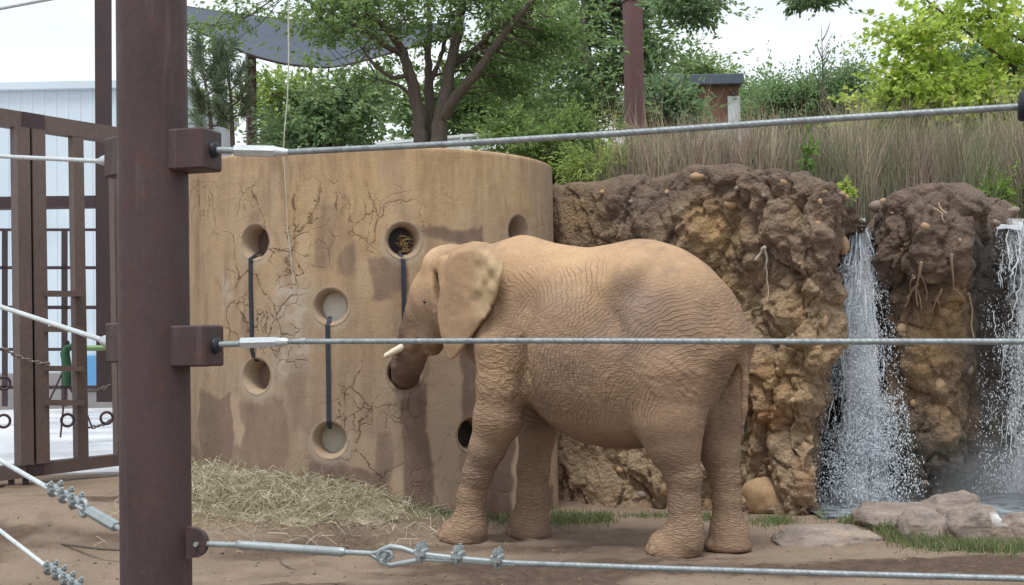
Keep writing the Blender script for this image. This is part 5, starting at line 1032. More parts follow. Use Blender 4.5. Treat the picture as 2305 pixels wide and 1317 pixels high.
def tree(name, label, cat, stems, crowns, n_cl, per, leaf, cols, spread=(.34, .34, .16), seed=1, group=None, mat='leaf', twig=.012, droop=-.25, base=None, lw=.5, avoid=None, light=None):
    """stems: list of (points, radii); crowns: list of (centre, radii, weight). Leaf sprays sit in the crown volume, each on a branch from the nearest stem."""
    r = np.random.default_rng(seed); b0 = base if base is not None else stems[0][0][0]; root = thing(name, label, cat, b0, group)
    mb = MB(); allp = []; allr = []
    for (pts, rad) in stems:
        pts = [np.array(p, float) for p in pts]; fine = []; fr = []
        for k in range(len(pts) - 1):
            for t_ in np.linspace(0, 1, 5)[:-1]: fine.append(pts[k] * (1 - t_) + pts[k + 1] * t_ + r.normal(0, rad[k] * .12, 3)); fr.append(rad[k] * (1 - t_) + rad[k + 1] * t_)
        fine.append(pts[-1]); fr.append(rad[-1]); mb.tube(fine, fr, 10); allp += fine; allr += fr
    allp = np.array(allp); allr = np.array(allr)
    w = np.array([c[2] for c in crowns], float); w /= w.sum(); pos = []; dr = []; cc = []; nb = 0
    for i in range(n_cl):
        for _t in range(20):
            c, rr_, _w = crowns[r.choice(len(crowns), p=w)]; v = r.normal(0, 1, 3); v /= np.linalg.norm(v); q = np.array(c) + v * np.array(rr_) * r.random() ** .42
            if avoid is None or not avoid(q): break
        d = np.linalg.norm(allp - q, axis=1) + .6 * np.maximum(0, allp[:, 2] - q[2]); k = int(np.argmin(d)); a = allp[k]
        br = curve(a, q, .10); rd = min(allr[k] * .55, .010 + .014 * np.linalg.norm(q - a)); 
        if twig > 0: mb.tube(br, list(np.linspace(rd, twig * .35, 5)), 5, False)
        nn = int(per * r.uniform(.6, 1.4)); s = r.uniform(.7, 1.35); out = q - a; out = out / (np.linalg.norm(out) + 1e-6)
        # a spray: short twigs fanning out of the branch end, leaves along each
        nt = max(3, nn // 11); tw = r.normal(0, 1, (nt, 3)) * np.array(spread) * s + out * spread[0] * .5 * s; ti = r.integers(0, nt, nn); tt = r.random(nn)[:, None] ** .7
        pp = q + tw[ti] * tt + r.normal(0, .035, (nn, 3)) * (spread[0] / .34); pos.append(pp); dr.append(tw[ti] * 1.2 / (spread[0]) + r.normal(0, .75, (nn, 3)) + np.array([0, 0, droop]))
        tone = r.normal(1.14, .17); cc.append(np.clip(pal(r, nn, cols) * tone, .004, .9))
        if twig > 0 and i % 2 == 0:
            for j in range(min(4, nt)): mb.tube([q, q + tw[j] * .5 + r.normal(0, .01, 3), q + tw[j]], [twig * .4, twig * .3, twig * .15], 3, False)
    pos = np.concatenate(pos); dr = np.concatenate(dr); cc = np.concatenate(cc)
    if avoid is not None:
        m = np.array([not avoid(p) for p in pos]); pos, dr, cc = pos[m], dr[m], cc[m]
    sz = leaf * r.uniform(.65, 1.3, len(pos))
    under(mb.build('trunk', M['bark']), root); under(link('crown', leaf_mesh('crown', pos, dr, sz, sz * lw, cc, r=r), M[mat]), root)
    return root
G_MID = [lin(110, 136, 88), lin(94, 122, 80), lin(130, 150, 96), lin(88, 114, 78)]; G_DARK = [lin(106, 130, 100), lin(90, 114, 90), lin(124, 146, 110), lin(112, 134, 98)]
G_LITE = [lin(150, 168, 88), lin(126, 150, 78), lin(170, 184, 104), lin(112, 138, 80)]; G_LIME = [lin(188, 206, 92), lin(170, 194, 80), lin(204, 216, 112), lin(150, 176, 80)]; G_BLUE = [lin(104, 132, 108), lin(90, 120, 100), lin(124, 148, 120)]
D1 = 18.5; q1 = lambda x, y, d=0.0: P(x, y, D1 + d)
stems = [([q1(950, 345), q1(945, 270), q1(938, 220), q1(922, 168, -.1), q1(908, 120, -.1), q1(880, 75, -.2), q1(830, 30, -.3), q1(780, -30, -.4)], [.115, .10, .09, .08, .065, .05, .035, .02]),
         ([q1(968, 345, .2), q1(968, 260, .2), q1(966, 190, .25), q1(962, 130, .3), q1(968, 60, .4), q1(960, -30, .5)], [.085, .075, .065, .05, .038, .02]),
         ([q1(985, 345, -.1), q1(992, 270, -.1), q1(1003, 215, -.1), q1(1012, 150, -.05), q1(1030, 80), q1(1042, 20), q1(1046, -60)], [.12, .11, .095, .08, .065, .05, .03]),
         ([q1(998, 262, -.15), q1(1030, 215, -.3), q1(1070, 165, -.45), q1(1108, 110, -.6), q1(1150, 55, -.7), q1(1200, 0, -.8), q1(1230, -50, -.8)], [.085, .072, .065, .05, .04, .03, .02]),
         ([q1(1012, 150, 0), q1(1060, 120, .2), q1(1120, 60, .3), q1(1180, 20, .3), q1(1250, -20, .3)], [.05, .045, .035, .025, .015]),
         ([q1(966, 190, .2), q1(985, 150, .3), q1(1000, 100, .4), q1(1015, 30, .4)], [.04, .035, .03, .02]),
         ([q1(908, 125, -.1), q1(870, 105, -.3), q1(820, 72, -.5), q1(770, 40, -.6), q1(700, 5, -.7), q1(640, -20, -.7)], [.045, .04, .034, .028, .02, .012]),
         ([q1(920, 170, -.1), q1(880, 175, -.4), q1(845, 150, -.6), q1(815, 110, -.7)], [.035, .03, .022, .014]),
         ([q1(938, 225), q1(895, 190, .2), q1(850, 178, .4)], [.03, .022, .014])]
def keep(q):                                    # the open heart of the tree, where the bare stems show
    x, y = proj(q); return (925 < x < 1075 and y > 150 and q[1] < D1 + .4) or (y > 255) or (905 < x < 1040 and y > 70 and q[1] < D1 - .25) or (y > 175 and 880 < x < 1010)
tree('zelkova_tree', 'multi-stemmed green tree growing behind the round wall', 'tree', stems,
     [(q1(1150, 30), (1.1, 1.2, .8), 1.2), (q1(810, 45, -.3), (1.0, 1.3, .5), 1.1), (q1(600, -5, -.3), (.9, 1.0, .32), .32), (q1(980, -60), (2.4, 1.7, .9), 1.2), (q1(760, 165, .2), (.5, .8, .3), .2), (q1(1090, 170, .5), (.6, .6, .4), .5), (q1(1230, 60), (.5, .8, .6), .5), (q1(480, 75), (.35, .6, .25), .15)],
     205, 84, .078, G_MID, (.36, .36, .13), 11, 'trees behind the enclosure', 'leaf', .012, -.35, avoid=keep, lw=.55)
def blob_tree(name, label, cat, boxes, d, n, per, leaf, cols, seed, spread=(.5, .5, .3), trunk=None, group='trees behind the enclosure', dep=None, mat='leaf', lw=.55, rt=.12, zbase=3.2):
    """boxes: (px0, py0, px1, py1, weight) of the crown lumps at distance d"""
    cr = []
    for (x0, y0, x1, y1, w) in boxes:
        c = P((x0 + x1) / 2, (y0 + y1) / 2, d); rx = (x1 - x0) / 2 * d / FP; rz = (y1 - y0) / 2 * d / FP; cr.append((c, (rx, dep or max(rx, rz) * .8, rz), w))
    tx = trunk if trunk is not None else sum(b[0] + b[2] for b in boxes) / 2 / len(boxes); ty = min(b[1] for b in boxes)
    top = P(tx, ty + 25, d); bot = np.array([top[0], d, zbase]); mid = bot * .45 + top * .55 + np.array([.1, 0, 0])
    return tree(name, label, cat, [([bot, bot * .7 + mid * .3 + np.array([.05, 0, 0]), mid, top], [rt, rt * .85, rt * .6, rt * .15])], cr, n, per, leaf, cols, spread, seed, group, mat, .012 if d < 30 else .02, lw=lw)
blob_tree('leafy_tree', 'sunlit yellow green tree under the shade sail', 'tree', [(570, 160, 700, 300, 1), (660, 175, 800, 330, .8)], 33, 62, 80, .15, G_LITE, 21, (.55, .55, .35))
blob_tree('leafy_tree', 'dark green broadleaf tree between sail post and tree stems', 'tree', [(650, 195, 860, 350, 1.2), (600, 280, 760, 360, .6), (760, 170, 880, 260, .4)], 24, 80, 80, .13, G_DARK, 22, (.36, .36, .22), lw=.5)
blob_tree('leafy_tree', 'mid green tree right behind the multi-stemmed trunk', 'tree', [(840, 130, 1010, 330, 1), (960, 150, 1150, 330, 1)], 29, 70, 80, .14, G_MID, 23, (.5, .5, .3))
blob_tree('leafy_tree', 'pale green tall tree left of the plum post', 'tree', [(1090, 40, 1260, 200, 1), (1120, 150, 1330, 330, 1.2), (1180, -60, 1320, 90, .8)], 33, 85, 80, .15, G_MID + G_LITE[:1], 24, (.55, .55, .35))
blob_tree('leafy_tree', 'tall dark green tree with thick trunk behind the plum post', 'tree', [(1280, -80, 1480, 110, 1.3), (1330, 60, 1500, 220, 1.1), (1240, 170, 1450, 330, 1), (1470, -40, 1600, 40, .35), (1250, 40, 1340, 200, .5)], 29, 130, 80, .14, G_DARK + G_MID[:1], 25, (.48, .48, .3), 1312, rt=.3)
blob_tree('leafy_tree', 'hanging leafy twigs at the top edge of the sky', 'tree', [(1785, -40, 1890, 22, 1)], 17, 14, 60, .09, G_BLUE, 26, (.22, .22, .14), 2500, zbase=5.5, rt=.04) if False else None
blob_tree('leafy_shrub', 'blue green rounded shrub right of the plum post', 'shrub', [(1450, 185, 1550, 330, 1), (1440, 230, 1530, 340, .6)], 26, 80, 90, .13, G_BLUE + G_DARK[:1], 27, (.26, .26, .2), group='shrubs on the bank', lw=.4)
blob_tree('willow_shrub', 'light green narrow leaved shrub beside the round wall top', 'shrub', [(1100, 245, 1260, 400, 1), (1200, 265, 1330, 400, 1), (1150, 330, 1330, 420, .8)], 17.8, 130, 120, .085, [lin(126, 148, 88), lin(108, 132, 78), lin(148, 168, 104), lin(96, 122, 76)], 28, (.20, .20, .16), group='shrubs on the bank', lw=.28, dep=.8, rt=.03)
blob_tree('weed_clump', 'bright green weeds at the cliff edge by the round wall', 'plant', [(1265, 350, 1440, 410, 1)], 16.6, 60, 90, .07, [lin(150, 166, 92), lin(128, 150, 80), lin(168, 180, 110)], 29, (.14, .14, .14), group='shrubs on the bank', lw=.25, dep=.35, rt=.015)
blob_tree('far_tree', 'small distant tree above the small building roof', 'tree', [(1535, 140, 1620, 215, 1)], 75, 40, 140, .22, G_MID, 30, (.8, .8, .6))
blob_tree('far_tree', 'grey green distant trees left of the lime tree', 'tree', [(1720, 190, 1850, 310, 1), (1800, 160, 1960, 310, 1.2)], 52, 150, 170, .14, [lin(104, 132, 100), lin(88, 116, 88), lin(122, 148, 112)], 31, (.75, .75, .5))
blob_tree('far_tree', 'distant tree just right of the small building', 'tree', [(1675, 196, 1760, 310, 1)], 56, 60, 140, .18, [lin(100, 130, 92), lin(120, 146, 100)], 32, (.75, .75, .5))
blob_tree('leafy_tree', 'blue green tree behind the lime green tree', 'tree', [(2090, 110, 2260, 300, 1), (2180, 40, 2420, 300, 1)], 34, 110, 90, .17, G_BLUE + G_MID[:2], 33, (.6, .6, .4))
DT = 19.0; qt = lambda x, y, d=0.0: P(x, y, DT + d)
tree('tulip_tree', 'lime green broad leaved tree at the right edge', 'tree', [([qt(2420, 430), qt(2380, 250), qt(2340, 80), qt(2320, -60)], [.09, .08, .06, .03]), ([qt(2370, 190), qt(2280, 150), qt(2200, 90), qt(2110, 20), qt(2060, -20)], [.035, .028, .022, .016, .01]), ([qt(2375, 230), qt(2250, 225), qt(2140, 230), qt(2030, 240), qt(1975, 225)], [.03, .025, .02, .014, .008]), ([qt(2350, 120), qt(2280, 80), qt(2230, 40)], [.025, .02, .012])],
     [(qt(2080, 210), (.75, .8, .38), 1.2), (qt(2200, 250), (.8, .8, .3), 1), (qt(2060, 100), (.5, .7, .4), .7), (qt(2180, 20), (.8, .8, .35), 1), (qt(2290, 130), (.6, .8, .8), .8), (qt(2000, 240), (.3, .5, .25), .3)], 135, 80, .085, G_LIME, (.30, .30, .14), 41, 'trees behind the enclosure', 'leaf_thin', .009, -.4, lw=.95)
tree('overhanging_branch', 'dark leafy twigs hanging into the sky at the top edge', 'branch', [([P(1640, -190, 17), P(1720, -110, 17), P(1800, -45, 17), P(1850, -5, 17)], [.05, .04, .025, .008])], [(P(1835, -2, 17), (.30, .3, .11), 1), (P(1800, -40, 17), (.3, .3, .15), .6)], 20, 60, .075, G_BLUE + G_DARK, (.16, .16, .07), 43, None, 'leaf', .006, -.5)
tree('overhanging_branch', 'drooping leafy branch right of the plum post at the top', 'branch', [([P(1330, -150, 19), P(1420, -70, 19), P(1510, -20, 19), P(1590, 25, 19)], [.06, .05, .03, .008])], [(P(1540, -5, 19), (.4, .4, .2), 1), (P(1585, 30, 19), (.16, .2, .16), .4)], 34, 70, .085, G_DARK + G_BLUE, (.22, .22, .10), 44, None, 'leaf', .007, -.5)
blob_tree('leafy_shrub', 'mid green hedge shrubs under the lime green tree', 'shrub', [(1960, 235, 2160, 340, 1), (2120, 240, 2420, 340, 1.2)], 27, 90, 110, .13, G_MID + G_LITE, 36, (.4, .4, .25), group='shrubs on the bank', dep=1.2)
# bare sapling among the reeds
sap = thing('bare_sapling', 'bare grey twiggy sapling standing against the sky', 'sapling', P(1850, 330, 19)); mb = MB(); mb.tube([P(1851, 340, 19), P(1850, 240, 19), P(1852, 160, 19), P(1849, 60, 19)], [.02, .016, .011, .003], 6)
for k in range(26):
    y = rng.uniform(90, 280); s = rng.choice([-1, 1]); l = rng.uniform(10, 34) * (.6 + y / 300); a = P(1850, y, 19); b = P(1850 + s * l * .7, y - l * 1.6, 19 + rng.normal(0, .15)); mb.tube(curve(a, b, .06, 4), [.007, .005, .004, .002], 4, False)
under(mb.build('twigs', M['bark']), sap)
# young pines
def pine(label, stem, tips, d, seed):
    r = np.random.default_rng(seed); root = thing('young_pine', label, 'pine', P(stem[0][0], stem[0][1], d), 'young pines behind the wall'); mb = MB(); pts = [P(x, y, d) for x, y in stem]; mb.tube(pts, list(np.linspace(.035, .008, len(pts))), 7); pos = []; dr = []
    def tuft(path, n):
        for k in range(n):
            t_ = r.uniform(.25, 1.0); i = min(int(t_ * (len(path) - 1)), len(path) - 2); w = t_ * (len(path) - 1) - i; p = path[i] * (1 - w) + path[i + 1] * w; ax = path[i + 1] - path[i]; ax /= np.linalg.norm(ax) + 1e-9
            pos.append(p); dr.append(ax * r.uniform(.4, 1.4) + r.normal(0, .55, 3) + np.array([0, 0, .25]))
    for (x0, y0, x1, y1) in tips:
        a = P(x0, y0, d); b = P(x1, y1, d + r.normal(0, .35)); c = a * .5 + b * .5 + np.array([0, 0, -.08]); pth = [a, c, b]; mb.tube(pth, [.014, .01, .004], 5); tuft([np.array(p) for p in pth], 200)
    tuft([np.array(p) for p in pts[len(pts) // 2:]], 260)
    pos = np.array(pos); dr = np.array(dr); n = len(pos); under(mb.build('trunk', M['bark']), root)
    under(link('needles', leaf_mesh('needles', pos, dr, r.uniform(.13, .24, n), .0065, pal(r, n, [lin(128, 146, 124), lin(106, 126, 106), lin(146, 160, 134)]), fold=.1, r=r), M['needle']), root)
pine('young pine close to the post with bare lower stem', [(476, 345), (475, 280), (470, 230), (455, 150), (444, 90)], [(474, 262, 440, 215), (474, 262, 505, 200), (470, 235, 432, 170), (462, 185, 488, 130), (458, 165, 436, 120), (466, 215, 500, 165), (474, 290, 438, 262), (475, 285, 510, 250)], 17.6, 51)
pine('slim young pine right of the first, in front of the sail post', [(525, 345), (522, 270), (520, 220), (512, 160), (500, 100)], [(521, 240, 560, 180), (521, 240, 480, 180), (518, 205, 545, 150), (514, 175, 488, 125), (522, 265, 560, 225), (522, 275, 492, 235), (508, 140, 524, 95), (510, 150, 490, 100)], 17.8, 52)
# reeds and dry grass on the bank
def blades(name, base, H_, lean, Wd, cols, r, curl=.25, kind='stuff', label=None, cat=None, mat='blade', parent=None, az=None):
    n = len(base); az = r.uniform(0, 2 * math.pi, n) if az is None else az; d = np.stack([np.cos(az), np.sin(az), 0 * az], 1) * lean[:, None]; fa = r.uniform(-.9, .9, n); s = np.stack([np.cos(fa), np.sin(fa), 0 * fa], 1) * Wd[:, None] * .5
    v = []; lv = (0, .4, .75, 1.0)
    for k, t_ in enumerate(lv):
        c = base + d * (t_ ** 1.8 * H_)[:, None] + np.stack([0 * H_, 0 * H_, H_ * (t_ - curl * lean * t_ ** 2)], 1); w = (1, .85, .55, .0)[k]
        v += [c - s * w, c + s * w] if k < 3 else [c]
    v = np.stack(v, 1).reshape(-1, 3); i = np.arange(n)[:, None] * 7
    f4 = np.concatenate([i + np.array([[0, 1, 3, 2]]), i + np.array([[2, 3, 5, 4]])]); f3 = i + np.array([[4, 5, 6]])
    o = link(name, mesh_np(name, v, [f4, f3], False, cols={'Col': np.repeat(cols, 7, 0)}), M[mat])
    if parent is not None: under(o, parent); tag(o, kind=kind)
    else: tag(o, label, cat, None, kind)
    return o
r = np.random.default_rng(61); n = 60000; px = r.uniform(1330, 2480, n); y = 15.6 + 6.0 * r.random(n) ** 1.35; cx_ = np.array([X(a, b, 3.4) for a, b in zip(px, y)])
edge = np.interp(px, [1330, 1460, 1850, 1930, 2020, 2480], [16.2, 15.9, 15.2, 15.4, 15.9, 16.2]); m = (y > edge) & (fbm(np.stack([cx_ * 3.2, y * 1.6, 0 * y], 1), 2, 83) + r.normal(0, .25, n) > -.28); px, y, cx_ = px[m], y[m], cx_[m]; n = len(px)
zb3 = np.interp(px, [1330, 1450, 1800, 1900, 1960, 2480], [3.48, 3.52, 3.42, 3.2, 3.16, 3.05]) + .012 * (y - 15.6) - .05
cl = fbm(np.stack([cx_ * 1.4, y * 1.4, 0 * y], 1), 3, 77); patchy = fbm(np.stack([cx_ * 4, y * 2, 0 * y], 1), 2, 79)
hh_ = (.85 + .28 * cl + .2 * patchy) * r.uniform(.4, 1.35, n) * np.interp(px, [1330, 1430, 1550, 1750, 1950, 2480], [.5, 1.0, .95, 1.0, 1.3, 1.5])
dry = sstep(-.35, .35, cl + np.interp(px, [1330, 1450, 1800, 2000, 2400], [.0, .5, .3, -.08, -.12]) + r.normal(0, .3, n))
cd_ = (1 + .35 * patchy[:, None]) * pal(r, n, [lin(156, 138, 122), lin(178, 166, 144), lin(144, 122, 116), lin(194, 182, 160)]); cg_ = pal(r, n, [lin(126, 138, 98), lin(108, 124, 90), lin(148, 154, 112), lin(102, 118, 94)])
blades('reed_bed', np.stack([cx_, y, zb3], 1), hh_, r.uniform(.02, .45, n), r.uniform(.006, .013, n), cg_ * (1 - dry[:, None]) + cd_ * dry[:, None], r, .25, 'stuff', 'tall dry reeds and grass covering the bank above the cliffs', 'grass')
n = 420; px = r.uniform(1340, 1960, n); y = r.uniform(16, 19, n); bs = np.array([(X(a, b, 3.4), b, 3.45) for a, b in zip(px, y)])
blades('seed_stalks', bs, r.uniform(.8, 1.75, n), r.uniform(.02, .4, n), np.full(n, .007), pal(r, n, [lin(172, 150, 122), lin(150, 124, 102), lin(188, 170, 140)]), r, .1, 'stuff', 'thin tall dry stalks standing above the reeds', 'grass')
# green sprigs
blob_tree('green_sprig', 'bright green upright weed among the reeds at the cliff edge', 'plant', [(1798, 318, 1826, 392, 1)], 15.3, 9, 50, .06, [lin(124, 156, 84), lin(104, 136, 72)], 66, (.045, .045, .12), group='weeds on the cliff edge', lw=.3, dep=.12, rt=.008, zbase=3.35)
blob_tree('green_sprig', 'tiny yellow green weed at the top of the first waterfall', 'plant', [(1890, 408, 1920, 442, 1)], 14.6, 8, 40, .05, G_LIME, 67, (.06, .06, .07), group='weeds on the cliff edge', lw=.35, dep=.1, rt=.005, zbase=3.15)
blob_tree('green_sprig', 'green bushy weed above the second waterfall', 'plant', [(2200, 420, 2290, 462, 1)], 16.2, 26, 60, .06, [lin(140, 170, 72), lin(112, 146, 64)], 68, (.12, .12, .10), group='weeds on the cliff edge', lw=.3, dep=.2, rt=.008, zbase=3.1)
blob_tree('lime_shrub', 'low lime shrub under the lime green tree', 'shrub', [(1880, 275, 2010, 325, 1), (1990, 280, 2160, 330, 1)], 20.5, 50, 60, .09, G_LIME + G_LITE, 69, (.2, .2, .14), group='shrubs on the bank', dep=.5, rt=.02)
# ---------------------------------------------------------------- things on the ground
def G0(px, py, z=0.0):
    d = ray(px, py); return CAM + d * ((z - CAM_H) / d[2])
t = NT('field_rock'); a1 = t.noise(2.2, 6, .65); a2 = t.noise(30, 5, .7); st_ = t.noise(2.5, 5, .6, t.map((1, 1, 7), (.25, .1, 0)))
c = t.ramp(a1, (.28, lin(112, 102, 96)), (.5, lin(146, 134, 124)), (.72, lin(164, 146, 128))); c = t.mix(t.math('MULTIPLY', t.ramp(st_, (.45, 0.0), (.6, 1.0)), .5), c, lin(100, 90, 86)); c = t.mix(.5, c, t.ramp(a2, (.28, .28), (.72, .74)), 'OVERLAY')
c = t.mix(t.fac('mark'), c, lin(206, 204, 204)); M['rock'] = t.fin(c, .85, t.bump(t.math('ADD', a1, t.math('ADD', a2, st_)), .7, .02), .3)
def rock(label, c, rad, seed, planes=9, rotz=0.0, mark=None, tint=None):
    v, f = ico(5); r = np.random.default_rng(seed); v = v.copy() * (1 + .22 * fbm(v * 1.1 + seed, 3, seed))[:, None]
    for k in range(planes):
        n = r.normal(0, 1, 3); n /= np.linalg.norm(n); h = r.uniform(.62, .9); d = v @ n - h; v = v - np.where(d > 0, d * .88, 0)[:, None] * n
    v = v * (1 + .09 * fbm(v * 3.5, 3, seed + 3) + .03 * fbm(v * 12, 3, seed + 5))[:, None]; v = v * np.array(rad); cz_, sz_ = math.cos(rotz), math.sin(rotz)
    v = np.stack([v[:, 0] * cz_ - v[:, 1] * sz_, v[:, 0] * sz_ + v[:, 1] * cz_, v[:, 2]], 1); mk = np.zeros(len(v))
    if mark is not None: sx_, sy_ = proj(v + np.array(c)); mk = np.exp(-(((sx_ - mark[0]) / mark[2]) ** 2 + ((sy_ - mark[1]) / mark[3]) ** 2) ** 2) * (fbm(v * 14, 3, 5) > -.25)
    o = link('boulder', mesh_np('boulder', v, f, attrs={'mark': mk}), M['rock']); o.location = tuple(map(float, c)); tag(o, label, 'rock', 'boulders below the waterfalls'); return o
g = G0(1885, 1228); rock('flat pale grey slab of rock nearest the cliff foot', (g[0], g[1] + .3, -.02), (.50, .40, .19), 3, 14, -.1)
g = G0(2045, 1195); rock('long brown boulder left in the pile below the first waterfall', (g[0] + .02, g[1] + .5, -.03), (.46, .42, .30), 8, 14, .3)
g = G0(2100, 1218); rock('dark rounded boulder at the front of the boulder pile', (g[0], g[1] + .2, 0), (.26, .26, .27), 12, 12)
g = G0(2232, 1224); rock('boulder with a white splash mark at the right edge', (g[0], g[1] + .3, 0), (.37, .34, .30), 17, 13, -.2, (2252, 1168, 32, 15))
g = G0(2225, 1200); rock('tan boulder behind the others, topmost of the pile', (g[0] - .02, g[1] + 1.0, -.02), (.42, .38, .30), 23, 12, .2)
g = G0(2330, 1222); rock('boulder cut by the right edge of the picture', (g[0] + .05, g[1] + .3, 0), (.3, .3, .27), 29, 12)
# pool
t = NT('pool_water'); w_ = t.noise(14, 4, .6); M['water'] = t.fin(t.ramp(t.noise(5, 4, .6), (.4, lin(70, 78, 84)), (.62, lin(176, 188, 196))), .12, t.bump(w_, .5, .02), .5)
mb = MB(); a = [P(1835, 1180, 13.9), P(2600, 1180, 13.6)]; mb.add([(a[0][0], 13.6, .015), (a[1][0], 13.4, .015), (a[1][0], 16.2, .015), (a[0][0], 16.2, .015), (a[0][0], 13.6, -.3), (a[1][0], 13.4, -.3)], [(0, 1, 2, 3), (0, 4, 5, 1)]); tag(mb.build('pool_water', M['water']), kind='structure')
# falling water: strands that break into drops
t = NT('white_water'); t.fin((.86, .90, .94, 1), .18, spec=.6); tr_ = t.n('BsdfTranslucent', Color=(.86, .91, .96, 1)); mx = t.t.nodes.new('ShaderNodeMixShader'); mx.inputs[0].default_value = .4
t.t.links.new(t.b.outputs[0], mx.inputs[1]); t.t.links.new(tr_.outputs[0], mx.inputs[2]); t.t.links.new(mx.outputs[0], t.out.inputs[0]); M['foam'] = t.m
t = NT('water_sheet'); su = t.n('Attribute', attribute_name='su').outputs['Vector']; n1_ = t.noise(1.0, 5, .65, t.warp(t.map((9, 2.2, 1), vec=su), .5, 2.0)); n2_ = t.noise(1.0, 4, .7, t.map((42, 16, 1), vec=su))
al = t.math('ADD', t.math('MULTIPLY', n1_, .6), t.math('MULTIPLY', n2_, .5)); al = t.math('MULTIPLY', t.math('SUBTRACT', t.math('ADD', al, t.fac('cov')), .82), 2.6, clamp=True); al = t.math('MINIMUM', al, .9)
t.fin((.9, .93, .96, 1), .3, t.bump(n2_, .6, .03), .5); tr_ = t.n('BsdfTransparent'); mx = t.t.nodes.new('ShaderNodeMixShader'); t.set(mx.inputs[0], al); t.t.links.new(tr_.outputs[0], mx.inputs[1]); t.t.links.new(t.b.outputs[0], mx.inputs[2]); t.t.links.new(mx.outputs[0], t.out.inputs[0]); M['sheet'] = t.m
def waterfall(label, ys, left, right, d0, d1, n_drop, n_str, seed, solid):
    r = np.random.default_rng(seed); root = thing('waterfall', label, 'waterfall', P((left[-1] + right[-1]) / 2, ys[-1], d1), 'waterfalls beside the cliffs')
    def at(u, py, k=0.0):
        px = np.interp(py, ys, left) * (1 - u) / 2 + np.interp(py, ys, right) * (1 + u) / 2; tt = (py - ys[0]) / (ys[-1] - ys[0]); d = d0 + (d1 - d0) * np.sqrt(np.clip(tt, 0, 1)) + k
        x = (px - IW / 2) / FP; yv = (IH / 2 - py) / FP; dv = V_F + x[:, None] * V_R + yv[:, None] * V_U; return CAM + dv * (d / dv[:, 1])[:, None]
    u = np.clip(r.normal(0, .6, n_drop), -1.15, 1.3); st = r.normal(0, 1, 40); u += .12 * st[r.integers(0, 40, n_drop)]; tt = r.random(n_drop) ** .85; py = ys[0] + tt * (ys[-1] - ys[0]); k = r.normal(0, .12, n_drop) * (.4 + tt); p = at(u, py, k)
    cl_ = fbm(p * np.array([5, 5, 3.]), 3, seed); m = cl_ + r.normal(0, .18, n_drop) > -.10; p = p[m]; tt = tt[m]; s = (.0026 + .0062 * r.random(len(p)) ** 2.2) * (.8 + .35 * tt); el = r.uniform(1.0, 2.6, len(p))
    o6 = np.array([(1, 0, 0), (-1, 0, 0), (0, 1, 0), (0, -1, 0), (0, 0, 1), (0, 0, -1)], float); f8 = np.array([(0, 2, 4), (2, 1, 4), (1, 3, 4), (3, 0, 4), (2, 0, 5), (1, 2, 5), (3, 1, 5), (0, 3, 5)])
    ofs = o6[None] * s[:, None, None] * r.uniform(.7, 1.3, (len(p), 6, 1)); ofs[:, :, 2] *= el[:, None]; ofs[:, :, 0] += ofs[:, :, 2] * r.normal(0, .35, (len(p), 1)); v = (p[:, None] + ofs).reshape(-1, 3); f = (np.arange(len(p))[:, None, None] * 6 + f8[None]).reshape(-1, 3)
    o = link('droplets', mesh_np('droplets', v, f), M['foam']); under(o, root); tag(o, kind='stuff')
    mb = MB()
    for i in range(n_str):
        u0 = float(np.clip(r.normal(0, .5), -1, 1)); t0 = r.random() ** (2.2 if solid else 1.2) * .75; L = r.uniform(.03, .16); y_ = np.linspace(ys[0] + t0 * (ys[-1] - ys[0]), ys[0] + min(1, t0 + L) * (ys[-1] - ys[0]), 9); kk = r.normal(0, .07)
        q = at(np.full(9, u0) + np.cumsum(r.normal(0, .03, 9)), y_, np.full(9, kk)); w = r.uniform(.003, .011) * (1.25 if t0 < .3 else .8); mb.tube(list(q), list(w * np.array([.2, .6, 1, .7, 1.1, .6, 1, .5, .15]) * r.uniform(.6, 1.4, 9)), 5, False)
    o = mb.build('strands', M['foam']); under(o, root); tag(o, kind='stuff')
    nu, nv = 26, 90; U_, V_ = np.meshgrid(np.linspace(-1, 1, nu), np.linspace(ys[0], ys[-1], nv)); q = at(U_.ravel(), V_.ravel(), .05 + 0 * U_.ravel()); q = q + np.array([0, -1, 0]) * (.06 * fbm(q * np.array([7, 7, 2.]), 3, seed + 4))[:, None]
    tt = (V_.ravel() - ys[0]) / (ys[-1] - ys[0]); cov = (solid * (1.05 - .65 * sstep(.05, .8, tt)) + (1 - solid) * .36) * sstep(1.0, .3, np.abs(U_.ravel()) + .25 * fbm(q * 5, 3, 8)); uu = np.stack([U_.ravel() * np.interp(tt, [0, 1], [.35, 1.0]), tt * 3, 0 * tt], 1)
    me = mesh_np('water_sheet', q, grid_faces(nv, nu), attrs={'cov': cov}); a_ = me.attributes.new('su', 'FLOAT_VECTOR', 'POINT'); a_.data.foreach_set('vector', uu.astype(np.float32).ravel()); under(link('water_sheet', me, M['sheet']), root)
    return root
waterfall('wide white waterfall dropping beside the near cliff', [492, 560, 640, 700, 800, 900, 1000, 1080, 1152], [1922, 1908, 1888, 1880, 1880, 1872, 1856, 1848, 1845], [1944, 1962, 1980, 1986, 1998, 2010, 2024, 2036, 2050], 15.05, 14.5, 46000, 240, 81, True)
waterfall('thin waterfall at the right edge of the picture', [492, 600, 700, 800, 900, 1000, 1110], [2222, 2232, 2236, 2232, 2228, 2226, 2222], [2420] * 7, 15.2, 14.85, 18000, 90, 82, False)
